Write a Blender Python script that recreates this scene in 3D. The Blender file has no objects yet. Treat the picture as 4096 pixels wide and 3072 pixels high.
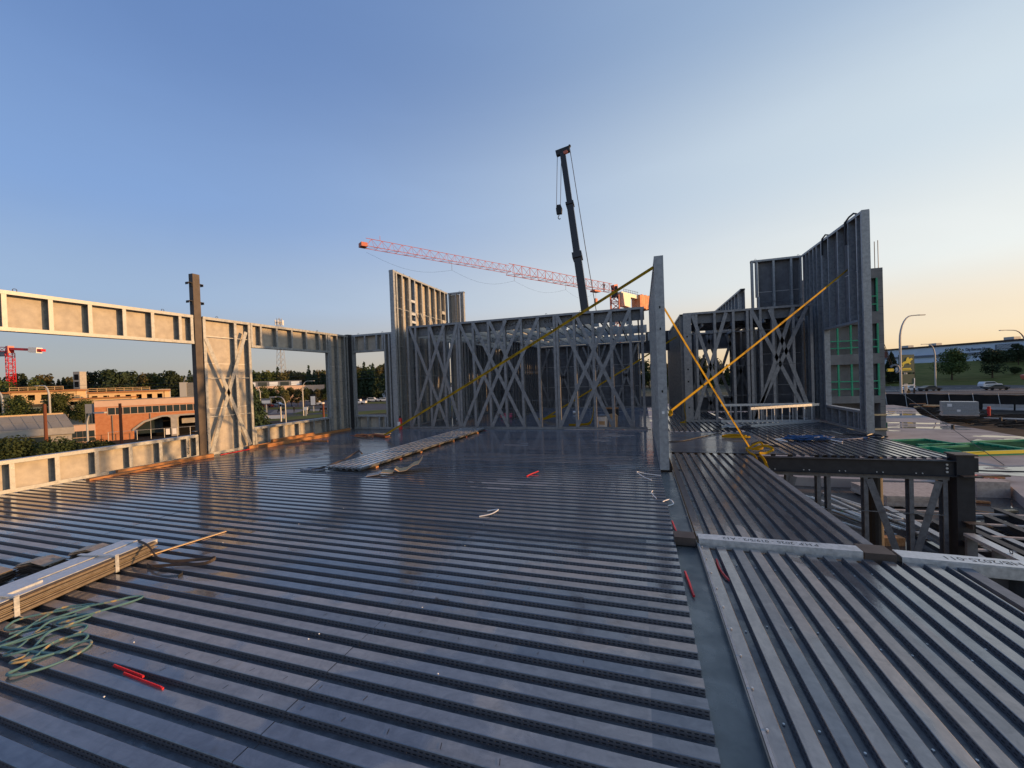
import bpy, bmesh, math, random
import numpy as np
from mathutils import Vector, Matrix
random.seed(7); rng = np.random.default_rng(7)
PI = math.pi; R = math.radians
SC = bpy.context.scene; COL = SC.collection

# ------------------------------------------------------------------ camera
H = 1.80
yaw, pitch, roll = R(17.828), R(0.6915), R(-2.0132)
fw = Vector((-math.sin(yaw)*math.cos(pitch), math.cos(yaw)*math.cos(pitch), -math.sin(pitch)))
rt = Vector((math.cos(yaw), math.sin(yaw), 0)); up = rt.cross(fw)
r2 = math.cos(roll)*rt + math.sin(roll)*up; u2 = -math.sin(roll)*rt + math.cos(roll)*up
cam = bpy.data.cameras.new('camera'); camo = bpy.data.objects.new('camera', cam); COL.objects.link(camo)
camo.matrix_world = Matrix(((r2.x,u2.x,-fw.x,0),(r2.y,u2.y,-fw.y,0),(r2.z,u2.z,-fw.z,H),(0,0,0,1)))
cam.sensor_width = 36; cam.lens = 14.111; cam.clip_end = 3000; cam.clip_start = 0.05
SC.camera = camo
# ------------------------------------------------------------------ light
SKY_GAIN = 0.60
SUN_AZ, SUN_EL = 12.0, 7.8        # degrees from +X towards +Y, above the horizon
w = bpy.data.worlds.new('World'); SC.world = w; w.use_nodes = True
nt = w.node_tree; nt.nodes.clear()
sky = nt.nodes.new('ShaderNodeTexSky'); sky.sky_type = 'NISHITA'; sky.sun_disc = False
sky.sun_elevation = R(SUN_EL); sky.sun_rotation = R(90-SUN_AZ); sky.altitude = 1000
sky.air_density = 1.0; sky.dust_density = 2.2; sky.ozone_density = 1.6
# painted sky gradient, mixed heavily over Nishita: mauve away from the sun, cream towards it (depends on direction only)
def N_(t, **k):
    n = nt.nodes.new(t)
    for a_, v_ in k.items(): setattr(n, a_, v_)
    return n
lk = nt.links.new
tc = N_('ShaderNodeTexCoord'); nrm = N_('ShaderNodeVectorMath', operation='NORMALIZE'); lk(tc.outputs['Generated'], nrm.inputs[0])
sx = N_('ShaderNodeSeparateXYZ'); lk(nrm.outputs[0], sx.inputs[0])
def ramp(cols, src):
    r = N_('ShaderNodeValToRGB'); cr = r.color_ramp; cr.interpolation = 'EASE'
    while len(cr.elements) < len(cols): cr.elements.new(.5)
    for e_, (p_, c_) in zip(cr.elements, cols): e_.position = p_; e_.color = (*c_, 1)
    lk(src, r.inputs[0]); return r.outputs[0]
elev = N_('ShaderNodeMath', operation='MAXIMUM'); lk(sx.outputs[2], elev.inputs[0]); elev.inputs[1].default_value = 0
SKY_L = [(0, (.35,.34,.365)), (.07, (.345,.365,.44)), (.18, (.33,.45,.68)), (.36, (.235,.385,.72)), (.62, (.155,.275,.58)), (1, (.10,.19,.46))]
SKY_R = [(0, (1.0,.70,.40)), (.08, (1.02,.82,.60)), (.2, (.97,.98,.93)), (.4, (.76,.86,.92)), (.65, (.42,.56,.76)), (1, (.16,.27,.54))]
cl = ramp(SKY_L, elev.outputs[0]); crr = ramp(SKY_R, elev.outputs[0])
hz = N_('ShaderNodeVectorMath', operation='MULTIPLY'); lk(nrm.outputs[0], hz.inputs[0]); hz.inputs[1].default_value = (1, 1, 0)
hn = N_('ShaderNodeVectorMath', operation='NORMALIZE'); lk(hz.outputs[0], hn.inputs[0])
dt = N_('ShaderNodeVectorMath', operation='DOT_PRODUCT'); lk(hn.outputs[0], dt.inputs[0]); dt.inputs[1].default_value = (math.cos(R(SUN_AZ)), math.sin(R(SUN_AZ)), 0)
gm = N_('ShaderNodeMapRange', interpolation_type='SMOOTHSTEP'); gm.inputs[1].default_value = -.95; gm.inputs[2].default_value = .85; lk(dt.outputs['Value'], gm.inputs[0])
ex = N_('ShaderNodeMath', operation='MULTIPLY_ADD'); lk(elev.outputs[0], ex.inputs[0]); ex.inputs[1].default_value = 1.1; ex.inputs[2].default_value = .68
gp = N_('ShaderNodeMath', operation='POWER'); lk(gm.outputs[0], gp.inputs[0]); lk(ex.outputs[0], gp.inputs[1])
mxs = N_('ShaderNodeMix', data_type='RGBA'); lk(gp.outputs[0], mxs.inputs[0]); lk(cl, mxs.inputs[6]); lk(crr, mxs.inputs[7])
SKYS = .15
sc_ = N_('ShaderNodeVectorMath', operation='SCALE'); lk(mxs.outputs[2], sc_.inputs[0]); sc_.inputs['Scale'].default_value = SKY_GAIN/SKYS
wv = N_('ShaderNodeMapping'); wv.inputs['Scale'].default_value = (1.2, 2.6, 7); wv.inputs['Rotation'].default_value = (.25, .1, .6); lk(nrm.outputs[0], wv.inputs[0])
wn_ = N_('ShaderNodeTexNoise'); wn_.inputs['Scale'].default_value = 1.6; wn_.inputs['Detail'].default_value = 4; wn_.inputs['Distortion'].default_value = .6; lk(wv.outputs[0], wn_.inputs['Vector'])
wr = N_('ShaderNodeMapRange'); wr.inputs[1].default_value = .45; wr.inputs[2].default_value = .8; wr.inputs[3].default_value = SKY_GAIN/SKYS*1.01; wr.inputs[4].default_value = SKY_GAIN/SKYS*1.045; lk(wn_.outputs[0], wr.inputs[0]); lk(wr.outputs[0], sc_.inputs['Scale'])
mx2 = N_('ShaderNodeMix', data_type='RGBA'); mx2.inputs[0].default_value = .85; lk(sky.outputs[0], mx2.inputs[6]); lk(sc_.outputs[0], mx2.inputs[7])
bg = N_('ShaderNodeBackground'); bg.inputs[1].default_value = SKYS
wo = N_('ShaderNodeOutputWorld')
lk(mx2.outputs[2], bg.inputs[0]); lk(bg.outputs[0], wo.inputs[0])
sl = bpy.data.lights.new('sun', 'SUN'); sl.energy = 3.6; sl.angle = R(0.8); sl.color = (1.0, 0.55, 0.225)
so = bpy.data.objects.new('sun', sl); COL.objects.link(so)
sd = Vector((math.cos(R(SUN_AZ))*math.cos(R(SUN_EL)), math.sin(R(SUN_AZ))*math.cos(R(SUN_EL)), math.sin(R(SUN_EL))))
so.rotation_euler = sd.to_track_quat('Z', 'Y').to_euler()
vs = SC.view_settings; vs.view_transform = 'Standard'; vs.look = 'None'; vs.gamma = 1; vs.use_curve_mapping = False
vs.exposure = 0.6

# ------------------------------------------------------------------ materials
def mat(name, col, rough=0.6, metal=0.0, col2=None, scale=6.0, rough2=None, bump=0.0, bscale=40.0, stretch=(1,1,1),
        emit=None, thr=None, detail=6.0):
    m = bpy.data.materials.new(name); m.use_nodes = True; t = m.node_tree; b = t.nodes['Principled BSDF']
    b.inputs['Base Color'].default_value = (*col, 1); b.inputs['Roughness'].default_value = rough; b.inputs['Metallic'].default_value = metal
    if rough >= .8: b.inputs['Specular IOR Level'].default_value = .12
    if col2 is not None or rough2 is not None or bump:
        g = t.nodes.new('ShaderNodeNewGeometry'); mp = t.nodes.new('ShaderNodeMapping'); mp.inputs['Scale'].default_value = stretch
        t.links.new(g.outputs['Position'], mp.inputs[0])
    if col2 is not None or rough2 is not None:
        n = t.nodes.new('ShaderNodeTexNoise'); n.inputs['Scale'].default_value = scale; n.inputs['Detail'].default_value = detail
        n.inputs['Roughness'].default_value = 0.6
        t.links.new(mp.outputs[0], n.inputs['Vector'])
        r = t.nodes.new('ShaderNodeMapRange'); lo, hi = thr or (0.35, 0.65)
        r.inputs[1].default_value = lo; r.inputs[2].default_value = hi
        t.links.new(n.outputs[0], r.inputs[0])
        if col2 is not None:
            mx = t.nodes.new('ShaderNodeMix'); mx.data_type = 'RGBA'
            mx.inputs[6].default_value = (*col, 1); mx.inputs[7].default_value = (*col2, 1)
            t.links.new(r.outputs[0], mx.inputs[0]); t.links.new(mx.outputs[2], b.inputs['Base Color'])
        if rough2 is not None:
            r3 = t.nodes.new('ShaderNodeMapRange'); r3.inputs[3].default_value = rough; r3.inputs[4].default_value = rough2
            t.links.new(r.outputs[0], r3.inputs[0]); t.links.new(r3.outputs[0], b.inputs['Roughness'])
    if bump:
        n2 = t.nodes.new('ShaderNodeTexNoise'); n2.inputs['Scale'].default_value = bscale; n2.inputs['Detail'].default_value = 3
        t.links.new(mp.outputs[0], n2.inputs['Vector'])
        bp = t.nodes.new('ShaderNodeBump'); bp.inputs['Strength'].default_value = bump; bp.inputs['Distance'].default_value = 0.01
        t.links.new(n2.outputs[0], bp.inputs['Height']); t.links.new(bp.outputs[0], b.inputs['Normal'])
    if emit:
        b.inputs['Emission Color'].default_value = (*emit[0], 1); b.inputs['Emission Strength'].default_value = emit[1]
    return m

def deck_mat(name, axis):
    """galvanised deck: damp patches, scuffs, every rib slightly different, rolled embossments on the webs"""
    def base(nm):
        m = bpy.data.materials.new(nm); m.use_nodes = True; t = m.node_tree; return m, t, t.nodes['Principled BSDF'], t.links.new, t.nodes.new
    m, t, b, L, N = base(name)
    def mth(op, a, c=None, d=None):
        n = N('ShaderNodeMath'); n.operation = op
        for i, v in enumerate((a, c, d)):
            if v is None: continue
            if isinstance(v, (int, float)): n.inputs[i].default_value = v
            else: L(v, n.inputs[i])
        return n.outputs[0]
    g = N('ShaderNodeNewGeometry'); sx = N('ShaderNodeSeparateXYZ'); L(g.outputs['Position'], sx.inputs[0])
    across = sx.outputs[1 if axis == 'X' else 0]; along = sx.outputs[0 if axis == 'X' else 1]
    rib = mth('FLOOR', mth('DIVIDE', mth('ADD', across, .47 if axis == 'X' else -.53), .155))
    wn = N('ShaderNodeTexWhiteNoise'); wn.noise_dimensions = '2D'; cb = N('ShaderNodeCombineXYZ'); L(rib, cb.inputs[0]); L(mth('FLOOR', mth('DIVIDE', along, 4.67)), cb.inputs[1]); L(cb.outputs[0], wn.inputs['Vector'])
    sh = N('ShaderNodeVectorMath'); sh.operation = 'ADD'; L(g.outputs['Position'], sh.inputs[0]); cb2 = N('ShaderNodeCombineXYZ'); L(mth('MULTIPLY', wn.outputs[0], .5), cb2.inputs[2]); L(cb2.outputs[0], sh.inputs[1])
    def noise(scale, det, rough=.6, dist=0, vec=None, stretch=None):
        n = N('ShaderNodeTexNoise'); n.inputs['Scale'].default_value = scale; n.inputs['Detail'].default_value = det; n.inputs['Roughness'].default_value = rough; n.inputs['Distortion'].default_value = dist
        v = vec or g.outputs['Position']
        if stretch: mp = N('ShaderNodeMapping'); mp.inputs['Scale'].default_value = stretch; L(v, mp.inputs[0]); v = mp.outputs[0]
        L(v, n.inputs['Vector']); return n.outputs[0]
    def rng_(src, a, c, d=0, e=1, smooth=False):
        n = N('ShaderNodeMapRange'); n.inputs[1].default_value = a; n.inputs[2].default_value = c; n.inputs[3].default_value = d; n.inputs[4].default_value = e; L(src, n.inputs[0])
        if smooth: n.interpolation_type = 'SMOOTHSTEP'
        return n.outputs[0]
    n2 = noise(9, 10, .72, 1.2, sh.outputs[0]); n4 = noise(70, 4, .6)
    st = (1, .12, 1) if axis == 'X' else (.12, 1, 1)
    scuff = noise(14, 6, .75, .4, sh.outputs[0], (.25, 1.6, 1) if axis == 'X' else (1.6, .25, 1))
    rp = N('ShaderNodeValToRGB'); e = rp.color_ramp.elements
    e[0].position = .30; e[0].color = (.205, .207, .205, 1); e[1].position = .72; e[1].color = (.43, .42, .395, 1)
    L(mth('ADD', mth('MULTIPLY', n2, .62), mth('MULTIPLY', scuff, .38)), rp.inputs[0])
    vr = N('ShaderNodeMix'); vr.data_type = 'RGBA'; vr.blend_type = 'MULTIPLY'; vr.inputs[0].default_value = 1; L(rp.outputs[0], vr.inputs[6])
    rr2 = N('ShaderNodeValToRGB'); q = rr2.color_ramp.elements; q[0].color = (.74, .78, .84, 1); q[1].color = (1.32, 1.22, 1.15, 1); L(wn.outputs[0], rr2.inputs[0]); L(rr2.outputs[0], vr.inputs[7])
    # damp film with sharp shore lines; it stops at random places on each rib
    wetn = noise(.62, 4, .55, .3, sh.outputs[0], (.75, 1.1, 1) if axis == 'X' else (1.6, .55, 1)); wet = rng_(mth('ADD', wetn, rng_(sx.outputs[1], 2.2, 6.5, -.02, .12)), .465, .485)
    mx = N('ShaderNodeMix'); mx.data_type = 'RGBA'; mx.blend_type = 'MULTIPLY'; mx.inputs[7].default_value = (.72, .76, .82, 1)
    L(wet, mx.inputs[0]); L(vr.outputs[2], mx.inputs[6])
    stn = rng_(noise(2.3, 7, .7, .8), .60, .75); mx3 = N('ShaderNodeMix'); mx3.data_type = 'RGBA'; mx3.blend_type = 'MULTIPLY'; mx3.inputs[7].default_value = (.86, .79, .70, 1); L(stn, mx3.inputs[0]); L(mx.outputs[2], mx3.inputs[6])
    L(mx3.outputs[2], b.inputs['Base Color'])
    ro = mth('ADD', rng_(wet, 0, 1, .33, .05), mth('MULTIPLY', mth('ADD', n2, mth('MULTIPLY', wn.outputs[0], .8)), .10)); L(ro, b.inputs['Roughness'])
    b.inputs['Metallic'].default_value = .62
    bp = N('ShaderNodeBump'); bp.inputs['Strength'].default_value = .16; bp.inputs['Distance'].default_value = .006
    L(mth('ADD', noise(7, 3), mth('MULTIPLY', n4, .06)), bp.inputs['Height']); L(bp.outputs[0], b.inputs['Normal'])
    # web material: two rows of rolled dashes
    m2, t, b, L, N = base(name+'_web')
    g = N('ShaderNodeNewGeometry'); sx = N('ShaderNodeSeparateXYZ'); L(g.outputs['Position'], sx.inputs[0])
    def sine(src, period, thr, ph=0):
        s = mth('SINE', mth('ADD', mth('MULTIPLY', src, 2*PI/period), ph)); return rng_(s, thr-.3, thr+.3)
    dash = sine(sx.outputs[0 if axis == 'X' else 1], .034, -.15); row = sine(sx.outputs[2], .0150, .45, .9)
    ml = mth('MULTIPLY', dash, row)
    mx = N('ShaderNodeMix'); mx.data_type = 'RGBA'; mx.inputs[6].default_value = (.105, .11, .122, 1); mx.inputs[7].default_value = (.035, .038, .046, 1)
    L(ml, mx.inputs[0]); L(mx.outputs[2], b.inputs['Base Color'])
    bp = N('ShaderNodeBump'); bp.inputs['Strength'].default_value = 1; bp.inputs['Distance'].default_value = .006; bp.invert = True
    L(ml, bp.inputs['Height']); L(bp.outputs[0], b.inputs['Normal']); b.inputs['Metallic'].default_value = .45; b.inputs['Roughness'].default_value = .42
    # gritty wet valleys; base colour darkened to stand in for shade in the flutes
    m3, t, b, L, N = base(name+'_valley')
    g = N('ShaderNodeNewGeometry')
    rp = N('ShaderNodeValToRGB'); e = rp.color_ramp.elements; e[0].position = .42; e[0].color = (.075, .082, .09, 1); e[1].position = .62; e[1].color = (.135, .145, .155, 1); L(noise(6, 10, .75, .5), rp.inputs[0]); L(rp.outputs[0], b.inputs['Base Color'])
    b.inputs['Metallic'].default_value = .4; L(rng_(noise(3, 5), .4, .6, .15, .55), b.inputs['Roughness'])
    return m, m2, m3
M = {}
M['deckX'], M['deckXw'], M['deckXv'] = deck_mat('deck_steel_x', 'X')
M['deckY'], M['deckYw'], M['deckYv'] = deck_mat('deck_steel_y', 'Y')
M['galv'] = mat('galvanised_steel', (.235, .255, .27), .42, .35, (.37, .395, .41), 14, .55, bump=.08, bscale=60)
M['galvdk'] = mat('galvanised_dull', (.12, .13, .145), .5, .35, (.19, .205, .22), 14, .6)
M['galvbr'] = mat('galvanised_bright', (.46, .49, .50), .35, .45, (.62, .65, .66), 26, .5)
M['strap'] = mat('flat_strap_steel', (.185, .197, .215), .42, .4, (.27, .285, .30), 9)
M['flash'] = mat('flashing_steel', (.105, .118, .118), .42, .35, (.17, .18, .178), 3.5, .2, bump=.1, bscale=12)
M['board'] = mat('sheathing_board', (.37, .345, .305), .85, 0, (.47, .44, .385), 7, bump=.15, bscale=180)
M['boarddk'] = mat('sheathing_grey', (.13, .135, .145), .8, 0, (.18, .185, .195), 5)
M['joint'] = mat('white_joint', (.75, .74, .70), .7)
M['primer'] = mat('grey_primer_steel', (.013, .015, .019), .6, .0, (.024, .026, .031), 8)
M['post'] = mat('brown_primer_steel', (.052, .040, .034), .6, .05, (.078, .062, .053), 6)
M['wood'] = mat('lumber', (.27, .12, .05), .8, 0, (.42, .22, .10), 14, stretch=(1, .15, 1), bump=.2)
M['woodlt'] = mat('new_lumber', (.62, .42, .20), .75, 0, (.72, .52, .28), 8)
M['woodgr'] = mat('weathered_plywood', (.36, .30, .26), .8, 0, (.50, .43, .37), 5)
M['card'] = mat('cardboard', (.48, .32, .17), .85, 0, (.56, .39, .22), 12)
M['yellow'] = mat('yellow_webbing', (.44, .275, .010), .8, 0, (.34, .20, .010), 20)
M['black'] = mat('black_rubber', (.015, .015, .017), .5)
M['blackp'] = mat('black_ink', (.01, .01, .01), .7)
M['white'] = mat('white_paint', (.78, .78, .76), .5)
M['red'] = mat('red_plastic', (.55, .02, .025), .35)
M['cranered'] = mat('crane_red', (.50, .13, .09), .6, 0, (.56, .18, .12), 3)  # paled towards orange-pink: haze and sunlight put into the base colour
M['cranewh'] = mat('crane_cream', (.72, .66, .52), .5)
M['cranecw'] = mat('orange_counterweight', (.62, .20, .08), .7, 0, (.75, .36, .18), 1.2)  # counterweight colour mottles between two orange tones
M['boom'] = mat('boom_dark', (.05, .045, .04), .3, .3)
M['teal'] = mat('teal_rope', (.07, .17, .185), .75, 0, (.36, .27, .12), 7, thr=(.55, .62))
M['blue'] = mat('blue_rope', (.01, .06, .17), .5)
M['conc'] = mat('concrete', (.34, .32, .29), .85, 0, (.42, .40, .36), 2, bump=.1)
M['concdk'] = mat('concrete_block', (.17, .165, .155), .85, 0, (.23, .225, .21), 1.2)
M['green'] = mat('green_form_steel', (.02, .28, .13), .5, 0, (.03, .36, .18), 3)
M['greendk'] = mat('green_form_panel', (.008, .085, .05), .9, 0, (.012, .12, .065), 2)
M['brick'] = mat('orange_brick', (.46, .19, .09), .85, 0, (.53, .24, .12), 2.5)
M['stucco'] = mat('pink_stucco', (.60, .42, .31), .85, 0, (.64, .46, .35), 1.5)
M['glass'] = mat('window_glass', (.03, .045, .05), .08, .0)
M['sglass'] = mat('roof_glass', (.16, .165, .17), .6, 0, (.20, .20, .20), .8)
M['dark'] = mat('dark_void', (.012, .012, .013), .9)
M['asphalt'] = mat('asphalt', (.075, .075, .08), .85, 0, (.10, .10, .105), .2)
M['gravel'] = mat('path_gravel', (.15, .14, .13), .9, 0, (.25, .23, .21), .4)
M['dirt'] = mat('dirt', (.026, .022, .019), .95, 0, (.055, .045, .036), .6, bump=.6, bscale=2)
M['grass'] = mat('grass', (.070, .088, .018), .95, 0, (.125, .125, .036), .35, bump=.4, bscale=3)
M['ground'] = mat('ground_mix', (.055, .06, .035), .95, 0, (.10, .10, .07), .05)
M['leafdk'] = mat('leaf_dark', (.022, .036, .018), .8, 0, (.042, .058, .024), .8)
M['leaf'] = mat('leaf_green', (.04, .06, .018), .8, 0, (.075, .095, .028), .7)
M['leafol'] = mat('leaf_olive', (.07, .07, .028), .8, 0, (.12, .105, .042), .7)
M['bark'] = mat('bark', (.07, .05, .035), .9)
M['barkred'] = mat('red_brown_pole', (.16, .06, .035), .8)
M['lampgrey'] = mat('lamp_grey', (.42, .42, .40), .5, .3)
M['carwhite'] = mat('car_white', (.72, .72, .72), .3)
M['carred'] = mat('car_darkred', (.14, .02, .02), .3)
M['cardark'] = mat('car_dark', (.04, .045, .05), .3)
M['tyre'] = mat('tyre', (.015, .015, .015), .8)
M['mesh'] = mat('black_fence_fabric', (.014, .014, .013), .8, 0, (.028, .025, .022), .5)
M['skin'] = mat('skin', (.45, .28, .20), .6)
M['cloth'] = mat('dark_clothes', (.02, .02, .022), .8)
M['pink'] = mat('pink_cable', (.75, .12, .22), .6)
M['blockwall'] = mat('white_cladding', (.58, .66, .74), .6, 0, (.64, .72, .80), .3)
M['cladgrey'] = mat('grey_band', (.16, .18, .21), .6)
M['suntint'] = mat('sun_tinted_strip_steel', (.26, .215, .16), .42, .45, (.36, .31, .24), 22)  # warm brown base: golden sunlight put into the steel's colour
M['brown'] = mat('dark_parapet', (.045, .025, .02), .7)
M['signgreen'] = mat('sign_green', (.008, .06, .05), .4)
M['signyel'] = mat('sign_yellow', (.80, .60, .03), .5)

def slab_mat(nm, c0, c1, stretch, thr, rough):
    m = bpy.data.materials.new(nm); m.use_nodes = True; t = m.node_tree; b = t.nodes['Principled BSDF']; L = t.links.new; N = t.nodes.new
    g = N('ShaderNodeNewGeometry'); mp = N('ShaderNodeMapping'); mp.inputs['Scale'].default_value = stretch; mp.inputs['Rotation'].default_value = (0, 0, R(-18))
    L(g.outputs['Position'], mp.inputs[0])
    n = N('ShaderNodeTexNoise'); n.inputs['Scale'].default_value = 1; n.inputs['Detail'].default_value = 4; n.inputs['Roughness'].default_value = .45; n.inputs['Distortion'].default_value = .5; L(mp.outputs[0], n.inputs['Vector'])
    k = N('ShaderNodeMapRange'); k.inputs[1].default_value = thr; k.inputs[2].default_value = thr+.008; L(n.outputs[0], k.inputs[0])
    edge = N('ShaderNodeMapRange'); edge.inputs[1].default_value = thr-.06; edge.inputs[2].default_value = thr; L(n.outputs[0], edge.inputs[0])
    n2 = N('ShaderNodeTexNoise'); n2.inputs['Scale'].default_value = .6; n2.inputs['Detail'].default_value = 9; n2.inputs['Roughness'].default_value = .65; L(g.outputs['Position'], n2.inputs['Vector'])
    rp = N('ShaderNodeValToRGB'); e = rp.color_ramp.elements; e[0].position = .3; e[0].color = (*c0, 1); e[1].position = .7; e[1].color = (*c1, 1)
    L(n2.outputs[0], rp.inputs[0])
    dk = N('ShaderNodeMix'); dk.data_type = 'RGBA'; dk.blend_type = 'MULTIPLY'; dk.inputs[7].default_value = (.62, .60, .60, 1); L(edge.outputs[0], dk.inputs[0]); L(rp.outputs[0], dk.inputs[6])
    mx = N('ShaderNodeMix'); mx.data_type = 'RGBA'; mx.inputs[7].default_value = (.05, .05, .05, 1); L(k.outputs[0], mx.inputs[0]); L(dk.outputs[2], mx.inputs[6]); L(mx.outputs[2], b.inputs['Base Color'])
    r = N('ShaderNodeMapRange'); r.inputs[3].default_value = rough; r.inputs[4].default_value = .02; L(k.outputs[0], r.inputs[0]); L(r.outputs[0], b.inputs['Roughness'])
    sp = N('ShaderNodeMapRange'); sp.inputs[3].default_value = .3; sp.inputs[4].default_value = 1.0; L(k.outputs[0], sp.inputs[0]); L(sp.outputs[0], b.inputs['Specular IOR Level'])
    return m
M['slab'] = slab_mat('wet_concrete_slab', (.23, .205, .20), (.36, .33, .32), (.15, .46, 1), .575, .72)
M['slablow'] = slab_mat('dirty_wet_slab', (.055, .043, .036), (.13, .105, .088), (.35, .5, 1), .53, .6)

# ------------------------------------------------------------------ mesh helpers
class MB:
    def __init__(s): s.v = []; s.f = []; s.mi = []
    def quad(s, a, b, c, d, mi=0):
        n = len(s.v); s.v += [tuple(a), tuple(b), tuple(c), tuple(d)]; s.f.append((n, n+1, n+2, n+3)); s.mi.append(mi)
    def hexa(s, p, mi=0):     # p: 4 bottom (ccw) + 4 top
        n = len(s.v); s.v += [tuple(q) for q in p]
        for f in ((3,2,1,0),(4,5,6,7),(0,1,5,4),(1,2,6,5),(2,3,7,6),(3,0,4,7)): s.f.append(tuple(n+i for i in f)); s.mi.append(mi)
        return s
    def box(s, x0, y0, z0, x1, y1, z1, mi=0):
        return s.hexa([(x0,y0,z0),(x1,y0,z0),(x1,y1,z0),(x0,y1,z0),(x0,y0,z1),(x1,y0,z1),(x1,y1,z1),(x0,y1,z1)], mi)
    def bar(s, a, b, wd, th, side=None, mi=0):  # rectangular bar from a to b
        a = Vector(a); b = Vector(b); d = (b-a).normalized()
        sd_ = Vector(side) if side is not None else (Vector((0,0,1)) if abs(d.z) < .9 else Vector((1,0,0)))
        x = d.cross(sd_).normalized(); y = x.cross(d).normalized()
        p = [a - x*wd/2 - y*th/2, a + x*wd/2 - y*th/2, a + x*wd/2 + y*th/2, a - x*wd/2 + y*th/2]
        return s.hexa(p + [q + (b-a) for q in p], mi)
    def tube(s, pts, r, n=6, mi=0, r1=None, cap=True):
        pts = [Vector(p) for p in pts]; base = len(s.v); K = len(pts); prev = None
        for i, p in enumerate(pts):
            d = (pts[min(i+1, K-1)] - pts[max(i-1, 0)])
            d = d.normalized() if d.length > 1e-9 else Vector((0,0,1))
            a = Vector((0,0,1)) if abs(d.z) < .95 else Vector((1,0,0))
            x = d.cross(a).normalized() if prev is None else (prev - d*prev.dot(d)).normalized(); prev = x
            y = d.cross(x); rr = r if r1 is None else r + (r1-r)*i/(K-1)
            for k in range(n):
                t = 2*PI*k/n; s.v.append(tuple(p + (x*math.cos(t) + y*math.sin(t))*rr))
        for i in range(K-1):
            for k in range(n):
                k2 = (k+1) % n; s.f.append((base+i*n+k, base+i*n+k2, base+(i+1)*n+k2, base+(i+1)*n+k)); s.mi.append(mi)
        if cap:
            s.f.append(tuple(base+k for k in range(n))[::-1]); s.mi.append(mi)
            s.f.append(tuple(base+(K-1)*n+k for k in range(n))); s.mi.append(mi)
        return s
    def prism(s, poly, h0, h1, axis='z', mi=0):  # poly of 2D pts extruded
        def P(p, h):
            return (p[0], p[1], h) if axis == 'z' else ((p[0], h, p[1]) if axis == 'y' else (h, p[0], p[1]))
        n = len(s.v); k = len(poly); s.v += [P(p, h0) for p in poly] + [P(p, h1) for p in poly]
        for i in range(k):
            j = (i+1) % k; s.f.append((n+i, n+j, n+k+j, n+k+i)); s.mi.append(mi)
        s.f.append(tuple(n+i for i in range(k))[::-1]); s.f.append(tuple(n+k+i for i in range(k))); s.mi += [mi, mi]
        return s
    def mesh(s, name, mats):
        me = bpy.data.meshes.new(name); me.from_pydata(s.v, [], s.f)
        for m in (mats if isinstance(mats, (list, tuple)) else [mats]): me.materials.append(m)
        if any(s.mi): me.polygons.foreach_set('material_index', s.mi)
        bm = bmesh.new(); bm.from_mesh(me); bmesh.ops.recalc_face_normals(bm, faces=bm.faces); bm.to_mesh(me); bm.free()
        me.update(); return me
    def build(s, name, mats, parent=None, loc=(0,0,0), rz=0, **tags):
        return add(name, s.mesh(name, mats), parent, loc, rz, **tags)
def add(name, me, parent=None, loc=(0,0,0), rz=0, **tags):
    o = bpy.data.objects.new(name, me); COL.objects.link(o); o.location = loc
    if rz: o.rotation_euler.z = rz
    if parent is not None: o.parent = parent
    for k, v in tags.items(): o[k] = v
    return o
def thing(name, label, cat, loc=(0,0,0), rz=0, group=None, kind=None):
    o = bpy.data.objects.new(name, None); COL.objects.link(o); o.location = loc; o.rotation_euler.z = rz; o.empty_display_size = .1
    if label: o['label'] = label
    if cat: o['category'] = cat
    if group: o['group'] = group
    if kind or cat: o['kind'] = kind or 'thing'
    return o
def one(name, mb, mats, label, cat, loc=(0,0,0), rz=0, group=None):
    t = dict(label=label, category=cat, kind='thing')
    if group: t['group'] = group
    return mb.build(name, mats, None, loc, rz, **t)
def copy_tree(o, loc=None, rz=None, label=None, parent=None):
    c = o.copy(); COL.objects.link(c)
    if parent is not None: c.parent = parent
    if loc is not None: c.location = loc
    if rz is not None: c.rotation_euler.z = rz
    if label: c['label'] = label
    for ch in list(o.children): copy_tree(ch, parent=c)
    return c
def text(name, body, size, m, parent, matrix, ext=0.0005, align='CENTER', sx=1):
    cu = bpy.data.curves.new(name, 'FONT'); cu.body = body; cu.size = size; cu.extrude = ext; cu.align_x = align; cu.align_y = 'CENTER'; cu.resolution_u = 2
    tmp = bpy.data.objects.new(name, cu); COL.objects.link(tmp)
    bpy.context.view_layer.update()
    me = bpy.data.meshes.new_from_object(tmp.evaluated_get(bpy.context.evaluated_depsgraph_get()))
    bpy.data.objects.remove(tmp); me.materials.clear(); me.materials.append(m); me.name = name
    o = bpy.data.objects.new(name, me); COL.objects.link(o)
    if parent is not None: o.parent = parent
    o.matrix_local = matrix @ Matrix.Diagonal((sx, 1, 1, 1))
    return o
def pol(az, d, z=0):    # azimuth in degrees clockwise from +Y
    return Vector((math.sin(R(az))*d, math.cos(R(az))*d, z))
GZ = -5.5

# ------------------------------------------------------------------ setting: ground
g = MB(); g.quad((-1500,-600,GZ-.02), (1500,-600,GZ-.02), (1500,2200,GZ-.02), (-1500,2200,GZ-.02)); g.build('ground', M['ground'], kind='structure')
def sheet(name, pts, z, m):
    b = MB(); n = len(pts); b.v = [(x, y, z) for x, y in pts]; b.f = [tuple(range(n))]; b.mi = [0]; return b.build(name, m, kind='structure')
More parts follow.
